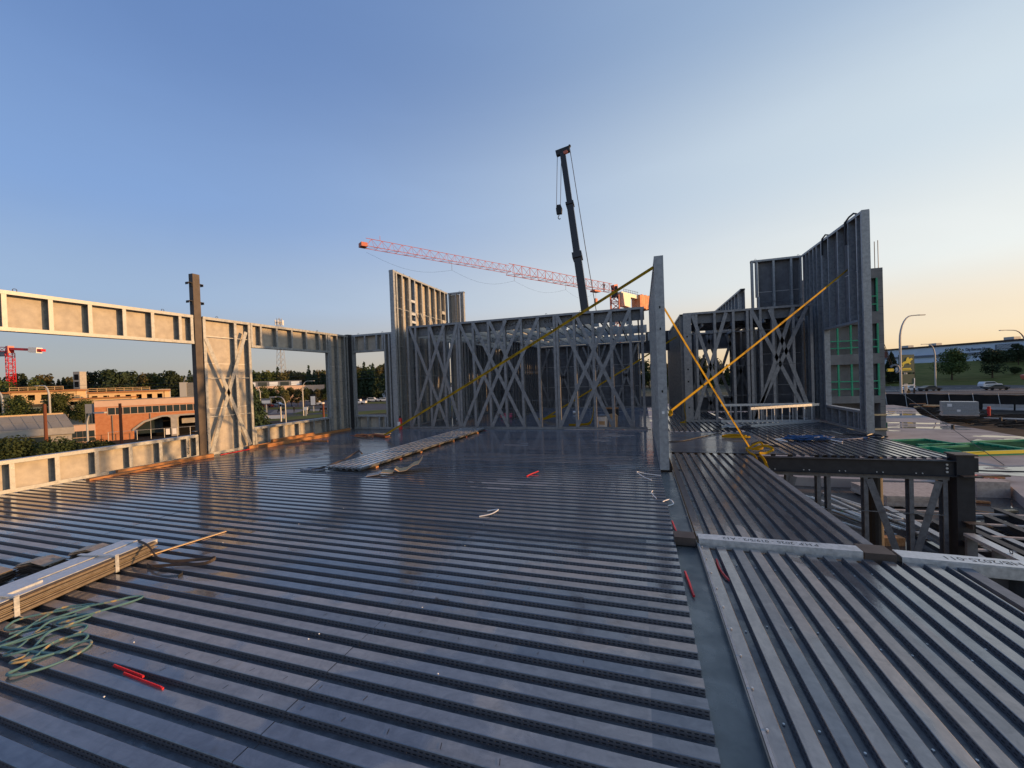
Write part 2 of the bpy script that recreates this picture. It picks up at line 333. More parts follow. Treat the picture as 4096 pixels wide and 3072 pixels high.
# streets seen through the openings of the left wall
sheet('street', [(-260,60),(-68,86),(-30,98),(-30,140),(-90,152),(-300,230)], GZ+.004, M['asphalt'])
sheet('parking_lot', [(-300,205),(-150,150),(-60,150),(-60,190),(-180,200),(-330,260)], GZ+.012, M['asphalt'])
sheet('grass_strip', [(-92,60),(-77,84.5),(-62,106),(-40,112),(-40,86),(-58,80),(-72,56)], GZ+.02, M['grass'])
sheet('dirt_strip', [(-90,44),(-79,64),(-62,84),(-40,90),(-20,60),(-40,30),(-70,30)], GZ+.03, M['dirt'])
sheet('grass_island', [(-120.7,102.2),(-128,112.7),(-112.7,110.5),(-97.6,106),(-109.8,103.2)], GZ+.04, M['grass'])
sheet('grass_island', [(-89.5,84.4),(-97.1,96.1),(-86.9,93.2),(-82,90.6),(-84.9,84)], GZ+.04, M['grass'])
sheet('grass_median', [(-109.5,128.9),(-121,142.4),(-90,136),(-60,130),(-60,121),(-88,124)], GZ+.04, M['grass'])
sheet('footpath', [(-106,93),(-112,99),(-98,101),(-92,100),(-88,93),(-98,84),(-101,88)], GZ+.03, M['gravel'])
sheet('gravel_yard', [(-90,10),(-45,10),(-45,30),(-72,62),(-95,56)], GZ+.008, M['gravel'])
# construction slab and dug soil on the right
s_ = MB(); s_.prism([(-9,27.3),(17.8,27.3),(16.6,24.6),(15.4,22.5),(24,24),(30,42),(30.5,50),(30.6,53.5),(33.5,64),(38,74),(38.5,80),(20,90),(-9,90)], -5.2, -4.5); s_.build('concrete_slab', M['slab'], kind='structure')
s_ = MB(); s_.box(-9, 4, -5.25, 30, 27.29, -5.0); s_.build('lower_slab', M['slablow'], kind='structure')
sheet('soil', [(19,4),(100,10),(110,140),(30,140),(30,84),(38,84),(30,50),(30,12),(19,12)], GZ+.05, M['dirt'])
b = MB()  # hillside: grass slope rising to the building
for i in range(24):
    for j in range(8):
        def hp(i, j):
            az = 20 + i*1.0; t = j/8; d0 = 196 + 3*math.sin(i*.7); d1 = 262
            z = GZ + .05 + (7.9+.02*i)*(t**1.15); return pol(az, d0 + (d1-d0)*t, z)
        b.quad(hp(i,j), hp(i+1,j), hp(i+1,j+1), hp(i,j+1))
for i in range(24):
    a0, a1 = 20+i, 21+i; b.quad(pol(a0,262,2.4), pol(a1,262,2.4), pol(a1,420,2.9), pol(a0,420,2.9))
b.build('hillside', M['grass'], kind='structure')
sheet('road', [tuple(pol(a, d)[:2]) for a, d in ((16,140),(22,140),(28,142),(34,146),(40,150),(40,206),(34,203),(28,200),(22,197),(16,195))], GZ+.09, M['asphalt'])
b = MB()
for d in (160, 163.5, 178):
    for i in range(30):
        a0 = 18+i*.75; b.quad(pol(a0,d,GZ+.1), pol(a0+(.75 if d != 178 else .35),d,GZ+.1), pol(a0+(.75 if d != 178 else .35),d+.35,GZ+.1), pol(a0,d+.35,GZ+.1))
b.build('lane_marking', M['white'], kind='structure')

# ------------------------------------------------------------------ metal decks
PITCH, HD = .155, .038
def deck_profile():  # (across, z, material index of the segment that starts here)
    c, wb, v = .085, .013, .044
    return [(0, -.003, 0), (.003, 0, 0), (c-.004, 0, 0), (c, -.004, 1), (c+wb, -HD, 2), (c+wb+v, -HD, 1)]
_sheet = {}
def sheet_mesh(length, nr, axis):
    key = (round(length, 3), nr, axis)
    if key in _sheet: return _sheet[key]
    b = MB(); pts = []
    for i in range(nr): pts += [(i*PITCH + p[0], p[1], p[2]) for p in deck_profile()]
    pts.append((nr*PITCH, -.003, 0)); pts.append((nr*PITCH+.003, .0012, 0)); pts.append((nr*PITCH+.012, .0012, 0))
    nseg = max(1, int(length/3))
    for a, c in zip(pts[:-1], pts[1:]):
        if axis == 'X': b.quad((0,a[0],a[1]), (length,a[0],a[1]), (length,c[0],c[1]), (0,c[0],c[1]), a[2])
        else: b.quad((a[0],0,a[1]), (c[0],0,c[1]), (c[0],length,c[1]), (a[0],length,a[1]), a[2])
    k = len(pts)
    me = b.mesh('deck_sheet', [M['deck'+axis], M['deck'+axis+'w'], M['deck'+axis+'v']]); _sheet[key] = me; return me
def deck(name, x0, x1, y0, y1, axis, joints=()):
    t = thing(name, None, None, (x0, y0, 0), kind='structure')
    acr = (y1-y0) if axis == 'X' else (x1-x0); L = (x1-x0) if axis == 'X' else (y1-y0)
    cuts = [0] + [j - (x0 if axis == 'X' else y0) for j in joints] + [L]
    n = int(acr/PITCH + 1e-6); i = 0
    while i < n:
        nr = min(6, n-i)
        for a, c in zip(cuts[:-1], cuts[1:]):
            jit = random.uniform(-.01, .01) if c < L-.01 and len(cuts) > 2 else 0
            me = sheet_mesh(c-a-.004, nr, axis)
            dz = random.uniform(-.0025, .0025)
            ov = -.0
            loc = (a, i*PITCH, dz) if axis == 'X' else (i*PITCH, a, dz)
            o = add('deck_sheet', me, t, loc)
            k = random.uniform(-.0012, .0012)
            if axis == 'X': o.rotation_euler = (random.uniform(-.002, .002), k/3, 0)
            else: o.rotation_euler = (k/3, random.uniform(-.002, .002), 0)
        i += nr
    return t
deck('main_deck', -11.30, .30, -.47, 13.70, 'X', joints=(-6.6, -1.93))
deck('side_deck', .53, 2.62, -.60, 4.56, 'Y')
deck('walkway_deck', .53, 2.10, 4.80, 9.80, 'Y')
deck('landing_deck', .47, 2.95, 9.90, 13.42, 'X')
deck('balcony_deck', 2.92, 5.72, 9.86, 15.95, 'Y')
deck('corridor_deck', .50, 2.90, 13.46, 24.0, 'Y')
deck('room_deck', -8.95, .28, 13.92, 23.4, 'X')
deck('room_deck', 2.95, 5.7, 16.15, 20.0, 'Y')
# flat steel strip between the decks
b = MB(); b.box(.27, -.6, -.058, .512, 8.0, -.046); b.box(.506, -.6, -.046, .514, 8.0, .006); b.build('flashing_strip', M['flash'], kind='structure')
b = MB(); b.box(.518, -.6, -.044, .534, 4.6, .004); b.build('edge_trim', M['galv'], kind='structure')
b = MB(); b.box(2.62, -.6, -.3, 2.70, 4.56, -.012); b.box(2.62, -.6, -.012, 2.72, 4.56, -.006); b.build('deck_edge_angle', M['galvdk'], kind='structure')
b = MB(); b.box(2.08, 4.8, -.22, 2.20, 9.8, -.012); b.build('deck_edge_angle', M['galvdk'], kind='structure')
b = MB(); b.box(2.88, 9.9, -.002, 2.94, 13.4, .006); b.build('deck_edge_angle', M['galvdk'], kind='structure')
# screw heads on the near deck valleys
b = MB()
for i in range(12):
    for k in range(5):
        x = .53 + i*PITCH + .085+.013+.022; y = .4 + k*.95 + random.uniform(-.12, .12)
        b.tube([(x, y, -HD), (x, y, -HD+.007)], .0065, 6)
for k in range(16): b.tube([(.548, .3+k*.28, .0), (.548, .3+k*.28, .009)], .006, 6)
b.build('deck_screw', M['galvbr'], kind='stuff', label='small screw heads fixed along the valleys of the near right deck', category='screws')
# beams crossing at the seam of the side deck
t = thing('steel_track', 'bright galvanised track with handwritten marks crossing the ribbed deck seam', 'steel track', (.53, 4.66, 0))
b = MB(); b.box(0, -.07, .045, 1.42, .07, .055); b.box(0, -.07, -.04, 1.42, -.066, .045); b.box(0, .066, -.04, 1.42, .07, .045); b.build('channel', M['galvbr'], t)
text('handwriting', 'P.H.P. 2025 - 019/5/2 - A12', .085, M['blackp'], t, Matrix.Translation((.66, 0, .0556)) @ Matrix.Rotation(PI, 4, 'Z'), .0002, sx=.9)
one('steel_tube', MB().box(.29, 4.58, -.03, .50, 4.76, .055), M['post'], 'short dark steel tube end capping the flat grey strip at the deck seam', 'steel tube')
one('steel_tube', MB().box(1.96, 4.58, -.05, 2.20, 4.80, .05), M['post'], 'short dark steel tube between the two bright galvanised tracks', 'steel tube')
t = thing('low_stud_wall', 'lower storey stud wall whose bright handwritten top track starts beside the ribbed deck', 'stud wall', (2.24, 4.66, 0), R(-2))
b = MB(); b.box(0, -.085, .03, 3.8, .085, .04); b.box(0, -.088, -.07, 3.8, -.084, .03); b.box(0, .084, -.07, 3.8, .088, .03); b.build('top_track', M['galvbr'], t)
text('handwriting', 'PHB/2025-011', .10, M['blackp'], t, Matrix.Translation((.62, 0, .0406)) @ Matrix.Rotation(PI, 4, 'Z'), .0002)
for i in range(10): MB().box(i*.41, -.08, -3.9, i*.41+.05, .08, -.07).build('stud', M['galvdk'], t)
MB().box(0, .086, -3.9, 3.8, .1, -.07).build('sheathing_board', M['boarddk'], t)

# ------------------------------------------------------------------ stud walls
_cs = {}
def stud_mesh(L, d, fl, m, th=.006):
    key = (round(L, 3), d, fl, m)
    if key in _cs: return _cs[key]
    b = MB(); b.box(-fl/2, 0, 0, fl/2, th, L); b.box(-fl/2, d-th, 0, fl/2, d, L); b.box(fl/2-th, th, 0, fl/2, d-th, L)
    b.box(-fl/2, th, 0, -fl/2+.004, .02, L)
    _cs[key] = b.mesh('stud', M[m]); return _cs[key]
def track(t, u0, u1, z, d, upw, m='galv', hgt=.07, name='track'):
    b = MB(); b.box(u0, -.004, z-.003, u1, d+.004, z+.003)
    z0, z1 = (z+.003, z+hgt) if upw else (z-hgt, z-.003)
    b.box(u0, -.007, z0, u1, -.003, z1); b.box(u0, d+.003, z0, u1, d+.007, z1)
    return b.build(name, M[m], t)
def brace(t, a, c, m='strap', wd=.115, v=-.012):
    b = MB(); A = Vector((a[0], v, a[1])); B = Vector((c[0], v, c[1])); b.bar(A, B, wd, .004, side=(0,1,0))
    return b.build('strap_brace', M[m], t)
def rod(t, u0, u1, z, d, m='galvdk'):
    b = MB(); b.box(u0, d/2-.012, z-.006, u1, d/2+.012, z+.006); return b.build('bridging_channel', M[m], t)
def boards(t, rects, v, m='board', jt=True):
    for (u0, u1, z0, z1) in rects:
        n = max(1, round((u1-u0)/2.44)); k = max(1, round((z1-z0)/1.3)) if z1-z0 > 2 else 1
        for i in range(n):
            for j in range(k):
                a, c = u0+(u1-u0)*i/n, u0+(u1-u0)*(i+1)/n; e, f = z0+(z1-z0)*j/k, z0+(z1-z0)*(j+1)/k
                MB().box(a+.002, v, e+.003, c-.002, v+.014, f-.003).build('sheathing_board', M[m], t)
        if jt and k > 1:
            for j in range(1, k):
                f = z0+(z1-z0)*j/k
                MB().box(u0+.02, v-.003, f-.006, u1-.02, v-.0005, f+.006).build('joint_tape', M['joint'], t)
def holes(t, us, zs, d, fl, m='black'):
    pass
def wall(name, label, loc, rz, d, fl, studs, tracks, m='galv', cat='stud wall', group=None):
    t = thing(name, label, cat, loc, rz, group)
    for (us, z0, z1) in studs:
        me = stud_mesh(z1-z0, d, fl, m)
        for u in us: add('stud', me, t, (u, 0, z0))
    for (u0, u1, z, upw) in tracks: track(t, u0, u1, z, d, upw, m)
    return t
def eye(parent, u, z, v=.07):
    b = MB(); n = 10; b.tube([(u + .03*math.cos(2*PI*i/n), v, z+.035+.03*math.sin(2*PI*i/n)) for i in range(n+1)], .006, 5); return b.build('lifting_eye', M['primer'], parent)

# left wall: header, sill and panel (inner face on the plane x = -11.3)
LX = -11.30; rzL = R(90)   # local x runs along +Y, local y points to -X
t = wall('header_panel', 'sunlit box header of steel studs and tan board left of the brown post', (LX, 0, 0), rzL, .16, .068,
     [([2.45, 3.05, 3.66, 4.28, 4.905, 5.515, 6.12, 6.685, 7.30, 7.585], 3.06, 3.78)], [(1.8, 7.62, 3.04, True), (1.8, 7.62, 3.80, False)])
boards(t, [(1.8, 3.66, 3.05, 3.79), (3.66, 5.515, 3.05, 3.79), (5.515, 7.6, 3.05, 3.79)], .162); eye(t, 4.45, 3.80); eye(t, 6.95, 3.80)
for u in (2.45, 3.05, 3.66, 4.28, 4.905, 5.515, 6.12, 6.685, 7.30): MB().box(u+.03, .05, 3.27, u+.0345, .085, 3.31).build('punch_hole', M['white'], t)
t = wall('sill_panel', 'low sunlit knee wall of studs and tan board left of the brown post', (LX, 0, 0), rzL, .16, .068,
     [([2.4, 3.03, 3.65, 4.275, 4.89, 5.51, 6.12, 6.73, 7.35, 7.585], .02, .6)], [(1.8, 7.61, .003, True), (1.8, 7.61, .615, False)])
boards(t, [(1.8, 3.65, .01, .61), (3.65, 5.51, .01, .61), (5.51, 7.6, .01, .61)], .162)
text('handwriting', 'TNHT BVGA', .085, M['blackp'], t, Matrix(((0,-1,0,7.35),(0,0,-1,-.0085),(1,0,0,.32),(0,0,0,1))) @ Matrix.Rotation(PI, 4, 'Z') , .0003, sx=.8)
# brown steel post between the panels
t = thing('steel_post', 'tall brown steel post rising above the left wall with clip angles', 'post', (LX+.0, 7.72, -4.5))
MB().box(-.15, -.07, 0, -.0, .11, 9.42).build('tube', M['post'], t)
for z in (9.17, 8.68):
    for s in (-1, 1):
        y = -.07 if s < 0 else .11
        b = MB(); b.box(-.13, min(y, y+s*.10), z, -.02, max(y, y+s*.10), z+.012); b.box(-.13, y+s*.10-.006, z-.05, -.02, y+s*.10+.006, z+.012); b.box(-.13, min(y,y+s*.012), z-.09, -.02, max(y,y+s*.012), z); b.build('clip_angle', M['primer'], t)
for z in (8.12, 7.6, 5.2, 4.95, 4.62): MB().box(-.16, -.16, z, -.04, -.095, z+.012).build('clip_plate', M['galvdk'], t)
for z in (8.05, 7.3, 6.6, 5.9, 5.15, 4.9, 4.62): MB().box(-.12, .13, z, -.06, .19, z+.03).build('bolt', M['galvbr'], t)
# tall panel with X strap
t = wall('braced_stud_wall', 'full height sunlit panel with crossed flat straps just right of the brown post', (LX, 0, 0), rzL, .16, .075,
     [([7.90, 8.78, 9.22], .02, 3.78)], [(7.87, 9.26, .003, True), (7.87, 9.26, 3.80, False)])
boards(t, [(7.87, 9.25, .02, 3.79)], .162); brace(t, (7.92, 3.2), (9.1, .1), 'galv', .10); brace(t, (9.1, 3.5), (7.95, .1), 'galv', .10)
for z in (3.28, 2.12, 1.05): rod(t, 7.9, 9.2, z, .1, 'galvbr')
eye(t, 8.3, 3.8)
t = wall('header_panel', 'box header of steel studs and tan board spanning the large window opening', (LX, 0, 0), rzL, .16, .06,
     [([9.30, 9.62, 10.2, 10.80, 11.42, 12.03, 12.38], 3.08, 3.78)], [(9.27, 12.44, 3.05, True), (9.27, 12.44, 3.80, False)])
boards(t, [(9.27, 12.43, 3.07, 3.79)], .162); eye(t, 12.0, 3.8)
t = wall('sill_panel', 'low knee wall of studs and tan board under the large window opening', (LX, 0, 0), rzL, .16, .06,
     [([9.30, 9.75, 10.32, 10.95, 11.6, 12.15, 12.38], .02, .58)], [(9.27, 12.44, .003, True), (9.27, 12.44, .60, False)])
boards(t, [(9.27, 12.43, .01, .59)], .162)
t = wall('corner_stud_wall', 'narrow full height stud panel closing the corner beside the large window', (LX, 0, 0), rzL, .16, .07,
     [([12.48, 12.56, 12.95, 13.35, 13.5], .02, 3.78)], [(12.45, 13.55, .003, True), (12.45, 13.55, 3.80, False)])
boards(t, [(12.46, 13.55, .02, 3.79)], .162)
for z in (3.3, 1.95, 1.0): rod(t, 12.5, 13.5, z, .1)
MB().box(13.55, .0, 0, 13.62, .16, 3.85).build('corner_post', M['primer'], t)
# back wall section between the corner and the tall sunlit wall
one('corner_post', MB().box(-11.46, 13.56, 0, -11.2, 13.80, 3.84), M['primer'], 'dark steel post in the corner between the two window openings', 'post')
t = wall('window_wall', 'shaded stud wall with a square window opening next to the tall sunlit wall', (0, 13.62, 0), 0, .16, .07,
     [([-11.2, -11.05, -10.55, -10.0, -9.72], 3.12, 3.78), ([-11.2, -11.05, -10.55, -10.0, -9.72], .02, .52), ([-11.25, -11.16, -9.62, -9.42, -9.30], .02, 3.80)],
     [(-11.28, -9.2, .003, True), (-11.28, -9.2, 3.82, False), (-11.16, -9.6, 3.10, True), (-11.16, -9.6, .545, False)])
boards(t, [(-11.12, -9.64, 3.12, 3.8), (-11.12, -9.64, .02, .53), (-9.6, -9.2, .02, 3.8)], .162); eye(t, -10.9, 3.82); eye(t, -9.75, 3.82)
# tall sunlit wall on the plane x = -9
TL = [13.68, 14.08, 14.58, 14.66, 15.02, 15.6, 16.2, 16.75, 17.3, 17.75]
t = wall('tall_stud_wall', 'tall sunlit stud wall with tan board and short framed slots above the braced wall', (-9.0, 0, 0), rzL, .18, .08,
     [(TL, .02, 6.16), ([18.0], .02, 6.16)], [(13.45, 18.05, .003, True), (13.45, 18.05, 6.18, False)])
MB().box(13.44, -.01, .0, 13.56, .17, 6.19).build('end_stud', M['galv'], t)
boards(t, [(13.5, 14.56, .05, 6.15), (15.02, 17.75, .05, 6.15)], .182)
for z in (1.0, 2.1, 3.25, 4.75): rod(t, 13.5, 17.9, z, .05, 'galvbr')
for z in (1.1, 1.9, 2.35, 3.1, 4.28, 4.62, 5.15): MB().box(14.68, -.004, z, 15.0, .16, z+.10).build('slot_blocking', M['galvbr' if z > 4 else 'galvdk'], t)  # blocking above the shadow line gets brighter steel: sunlight painted in
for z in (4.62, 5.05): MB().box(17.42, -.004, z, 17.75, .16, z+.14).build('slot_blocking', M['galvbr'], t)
for u in TL:
    for z in (4.5, 5.2): MB().box(u-.044, .03, z, u-.04, .06, z+.05).build('punch_hole', M['white'], t)
for u in (13.8, 14.3, 14.75, 17.1, 17.5): eye(t, u, 6.18)
brace(t, (15.4, 4.8), (15.9, 4.0), 'galv', .07); brace(t, (16.2, 4.9), (16.6, 4.0), 'galv', .07)
t = wall('return_wall', 'tall narrow return wall closing the far end of the sunlit stud wall', (0, 18.1, 0), 0, .16, .07,
     [([-8.95, -8.6, -8.32, -8.2], .02, 6.16)], [(-9.0, -8.15, .003, True), (-9.0, -8.15, 6.18, False)])
boards(t, [(-8.95, -8.45, .05, 6.1)], .162); eye(t, -8.4, 6.18)
t = wall('parapet_panel', 'low stepped stud panel just showing behind the tall sunlit wall', (-8.1, 0, 0), rzL, .16, .07,
     [([18.3, 18.8, 19.3, 19.9, 20.5, 21.1, 21.7, 22.3, 22.9], .02, 4.7)], [(18.2, 23.2, .003, True), (18.2, 23.2, 4.72, False)])
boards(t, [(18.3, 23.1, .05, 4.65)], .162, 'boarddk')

# braced wall: plane y = 13.75
t = wall('braced_wall', 'long shaded stud wall of crossed flat straps behind the main deck', (0, 13.75, 0), 0, .15, .085,
     [([-8.65, -8.30, -7.71, -7.08, -6.55, -6.45, -5.88, -5.27, -4.66, -4.02, -3.40, -2.82, -2.72, -2.13, -1.50, -.90, -.29, .08], .02, 3.98)],
     [(-8.70, .16, .003, True), (-8.70, .16, 4.0, False)], 'strap')
for a, c in [(-8.53,-7.03),(-7.66,-6.49),(-7.06,-8.59),(-6.52,-7.66),(-6.4,-4.62),(-5.86,-3.99),(-5.21,-3.41),(-4.58,-6.38),(-4.01,-5.85),(-3.38,-5.23),(-2.7,-.91),(-2.07,-.3),(-.9,-2.71),(-.29,-2.13)]:
    brace(t, (a, 3.93), (c, .08), 'strap', .115, -.012 if a < c else -.017)
for a, c in ((-8.6,-6.55),(-6.45,-2.85),(-2.7,.1)):
    for z in (1.02, 2.02, 3.28): rod(t, a, c, z, .15)
for u in (-8.0, -3.1, -1.9, -.1): eye(t, u, 4.0)
b = MB(); b.box(-8.7, .155, 3.60, .16, .16, 3.93); b.box(-8.7, .16, 3.60, .16, .22, 3.61); b.box(-8.7, .16, 3.92, .16, .22, 3.93); b.build('rim_track', M['galvdk'], t)
for u, s in ((-7.4, '1-A26'), (-6.85, '1A26'), (-4.35, '02S-01'), (-3.72, 'A121'), (-3.05, '814')):
    text('handwriting', s, .2, M['blackp'], t, Matrix.Translation((u, .153, 3.79)) @ Matrix.Rotation(PI/2, 4, 'X'), .0004)
for (u, z, an, s) in ((-3.55, .75, 65, 'A12 BH'), (-5.05, .6, -62, '51 ABZ'), (-4.75, .6, 62, '24 A-1'), (-6.2, .55, -62, '2264'), (-5.62, 3.25, 62, 'A1 217'), (-4.1, 3.1, -62, 'XA1X27')):
    text('handwriting', s, .10, M['blackp'], t, Matrix.Translation((u, -.021, z)) @ Matrix.Rotation(PI/2, 4, 'X') @ Matrix.Rotation(R(an+180 if an > 0 else an), 4, 'Z'), .0004, sx=.9)
# roof joists over the room behind it
t = thing('roof_joist_frame', 'open galvanised roof joists spanning the room behind the braced wall', 'roof joists', (0, 0, 0))
for i in range(15):
    x = -8.6 + i*.61; b = MB(); b.box(x, 14.0, 3.62, x+.006, 22.6, 3.90); b.box(x, 14.0, 3.62, x+.05, 22.6, 3.626); b.box(x, 14.0, 3.894, x+.05, 22.6, 3.90); b.build('joist', M['galv'], t)
for y in (15.6, 17.2, 18.8, 20.4):
    for i in range(14):
        x = -8.6+i*.61; MB().box(x+.20, y, 3.68, x+.42, y+.004, 3.86).build('blocking', M['galv'], t)
for y in (18.3, 22.7): MB().box(-8.7, y, 3.6, .3, y+.01, 3.95).build('rim_track', M['galv'], t)
# the room's back wall
t = wall('back_wall', 'boarded rear wall with crossed straps seen through the braced wall', (0, 23.1, 0), 0, .15, .085,
     [([-8.9+i*.61 for i in range(15)], .02, 3.6), ([-.35, -.05, 1.0], .02, 3.6)], [(-8.95, 1.2, .003, True), (-8.95, 1.2, 3.62, False)], 'strap')
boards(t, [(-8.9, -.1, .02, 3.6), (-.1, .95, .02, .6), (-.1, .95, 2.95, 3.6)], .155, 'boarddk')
for u in (-8.2, -6.3, -4.9, -3.1, -1.4): brace(t, (u, 3.5), (u+1.25, .1)); brace(t, (u+1.25, 3.5), (u, .1))
for z in (1.0, 1.9, 2.9): rod(t, -8.9, .9, z, -.02)
t = wall('inner_partition', 'row of bare studs dividing the room behind the braced wall', (-5.4, 0, 0), rzL, .1, .06,
     [([17.0+i*.41 for i in range(14)], .02, 3.5)], [(16.9, 22.5, .003, True), (16.9, 22.5, 3.52, False)], 'galvdk')
# stub wall seen end-on, plane x = .3
t = wall('stub_wall', 'bare stud wall seen almost end on standing between the two decks', (.30, 13.70, 0), R(-90), .15, .06,
     [([.1+i*.41 for i in range(14)]+[5.55], .02, 3.97)], [(0, 5.7, .003, True), (0, 5.7, 3.99, False)], 'galv')
MB().box(5.655, -.005, 0.0, 5.705, .158, 4.0).build('end_stud', M['galv'], t)
for z in (1.45, 2.62, 3.02): MB().box(5.706, .06, z, 5.7075, .085, z+.045).build('punch_hole', M['dark'], t)
MB().box(5.706, .055, 1.05, 5.7075, .10, 1.10).build('label_sticker', M['white'], t)
for a, c in ((.3, 2.4), (2.4, .3), (3.2, 5.3), (5.3, 3.2)): brace(t, (a, 3.9), (c, .1), 'galv', .11, .158)
for z in (1.0, 2.0, 3.1): rod(t, .1, 5.6, z, .15)

# right braced wall, plane y = 16
t = wall('braced_wall', 'shorter shaded stud wall with crossed straps and sky showing through its window', (0, 16.0, 0), 0, .15, .08,
     [([1.60, 1.72, 1.98, 2.58, 3.18, 3.62, 3.74, 4.02, 4.40, 5.00, 5.52], .02, 3.97)], [(1.55, 5.62, .003, True), (1.55, 5.62, 3.99, False)], 'strap')
MB().box(1.53, -.006, 0, 1.80, .0, 3.99).build('corner_stud', M['strap'], t)
for z in (3.1, 2.75, 1.9, 1.45, .5): MB().box(1.63, -.0075, z, 1.68, -.006, z+.06).build('punch_hole', M['dark'], t)
for a, c in ((1.85, 2.95), (2.95, 1.85), (3.75, 5.4), (5.4, 3.75), (4.3, 5.5), (5.0, 3.8)): brace(t, (a, 3.9), (c, .1))
for z in (.95, 2.0, 3.2): rod(t, 1.7, 5.5, z, -.02)
MB().box(1.8, .155, 3.6, 5.6, .165, 3.93).build('rim_track', M['galvdk'], t)
t = wall('corridor_wall', 'row of closely spaced studs running back from the shorter braced wall', (1.55, 0, 0), rzL, .12, .06,
     [([16.2+i*.41 for i in range(19)], .02, 3.95)], [(16.1, 24, .003, True), (16.1, 24, 3.97, False)], 'strap')
t = wall('far_window_wall', 'rear boarded wall with crossed straps framing a square window of bright sky', (0, 20.2, 0), 0, .15, .08,
     [([1.9, 2.4, 3.95, 4.3, 4.9, 5.5], .02, 3.6)], [(1.7, 5.7, .003, True), (1.7, 5.7, 3.62, False), (2.45, 3.9, .70, False), (2.45, 3.9, 2.85, True)], 'strap')
boards(t, [(1.7, 2.48, .02, 3.6), (2.48, 3.85, 2.87, 3.6), (2.48, 3.85, .02, .69), (3.85, 5.7, .02, 3.6)], .155, 'boarddk', False)
for a in (2.0, 2.9, 3.7): brace(t, (a, 3.5), (a+1.1, .1)); brace(t, (a+1.1, 3.5), (a, .1))
t = thing('roof_deck', 'ribbed roof deck seen from below behind the shorter braced wall', 'roof deck', (1.9, 16.6, 3.62))
for k in range(3):
    o = add('deck_sheet', sheet_mesh(3.6, 6, 'X'), t, (0, k*.93, .04))
for k in range(4): MB().box(.3+k*1.0, -.3, -.12, .35+k*1.0, 2.9, 0).build('joist', M['galv'], t)
t = thing('cross_header', 'far cross beam of short studs and dark panels above the corridor', 'header beam', (.3, 22.0, 0))
MB().box(0, 0, 3.0, 1.5, .2, 4.0).build('dark_panel', M['primer'], t)
for k in range(5): MB().box(.1+k*.33, -.02, 3.55, .2+k*.33, -.004, 3.95).build('stud', M['galv'], t)
# tall boarded wall behind the right braced wall
t = wall('tall_back_wall', 'tall shaded wall of grey boards standing above the shorter braced wall', (0, 17.5, 0), 0, .15, .07,
     [([4.17, 4.88, 5.45, 5.75], .02, 5.98), ([4.32], 4.6, 5.98), ([4.36], .02, 4.6)], [(4.13, 5.80, .003, True), (4.13, 5.80, 6.0, False)], 'galv')
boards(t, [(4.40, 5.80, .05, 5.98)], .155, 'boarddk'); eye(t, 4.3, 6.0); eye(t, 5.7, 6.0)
for z in (3.05, 4.4): rod(t, 4.4, 5.75, z, -.02)
t = wall('added_sun_screen_wall', 'added unseen wall keeping low sun out of the room beyond the corner', (5.80, 24.0, 0), R(-90), .16, .07, [([.1+i*.6 for i in range(11)], .02, 3.6)], [(0, 6.4, .003, True), (0, 6.4, 3.62, False)], 'galv')  # unseen boarded wall added to block low sun and darken the room
boards(t, [(0, 6.4, .02, 3.6)], .162, 'boarddk', False)
t = wall('parapet_panel', 'distant low stud parapet sloping up behind the tall grey boarded wall', (3.75, 0, 0), R(-90), .15, .07,
     [([-26.5+i*.61 for i in range(15)], 3.5, 4.95)], [(-27.0, -17.5, 3.48, True), (-27, -17.5, 4.97, False)], 'galv')
boards(t, [(-27, -17.6, 3.8, 4.9)], .155, 'boarddk', False)
# tall right wall, plane x = 5.8
o0 = 17.5
t = wall('tall_side_wall', 'tallest shaded stud wall with a square window opening at the deck edge', (5.80, o0, 0), R(-90), .16, .055,
     [([.05, .30, .62, .95, 1.23, 1.60, 1.67, 3.89, 4.14], .02, 6.0), ([2.12, 2.76, 3.42], 3.08, 6.0), ([2.10, 2.60, 3.10, 3.50, 3.75], .02, .56)],
     [(0, 4.20, .003, True), (0, 4.20, 6.02, False), (1.70, 3.86, 3.05, True), (1.70, 3.86, .58, False)], 'galv')
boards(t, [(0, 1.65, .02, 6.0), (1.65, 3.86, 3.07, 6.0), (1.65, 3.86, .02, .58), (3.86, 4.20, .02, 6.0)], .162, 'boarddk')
MB().box(4.18, -.008, 0, 4.205, .17, 6.03).build('end_stud', M['galv'], t)
for u in (1.2, 1.63, 3.92):
    for z in (.4, 1.2, 2.1, 3.4, 4.2, 5.0): MB().box(u-.034, .05, z, u-.030, .09, z+.05).build('punch_hole', M['dark'], t)
b = MB(); b.tube([(3.36, -.03, 5.35), (3.34, -.03, 6.0), (3.42, .04, 6.12), (3.58, .08, 6.16), (3.72, .08, 6.10), (3.75, .1, 5.9)], .028, 6); one('lifting_sling', b, M['primer'], 'dark lifting sling looped over the top of the tallest right wall', 'sling', (5.80, o0, 0), R(-90))
b = MB(); b.tube([(1.76, -.02, 5.5), (1.78, -.02, 6.03), (1.86, .04, 6.13), (1.97, .09, 6.08), (1.98, .1, 5.9)], .028, 6); one('lifting_sling', b, M['primer'], 'small dark sling hanging on the tallest wall near its inner corner', 'sling', (5.80, o0, 0), R(-90))

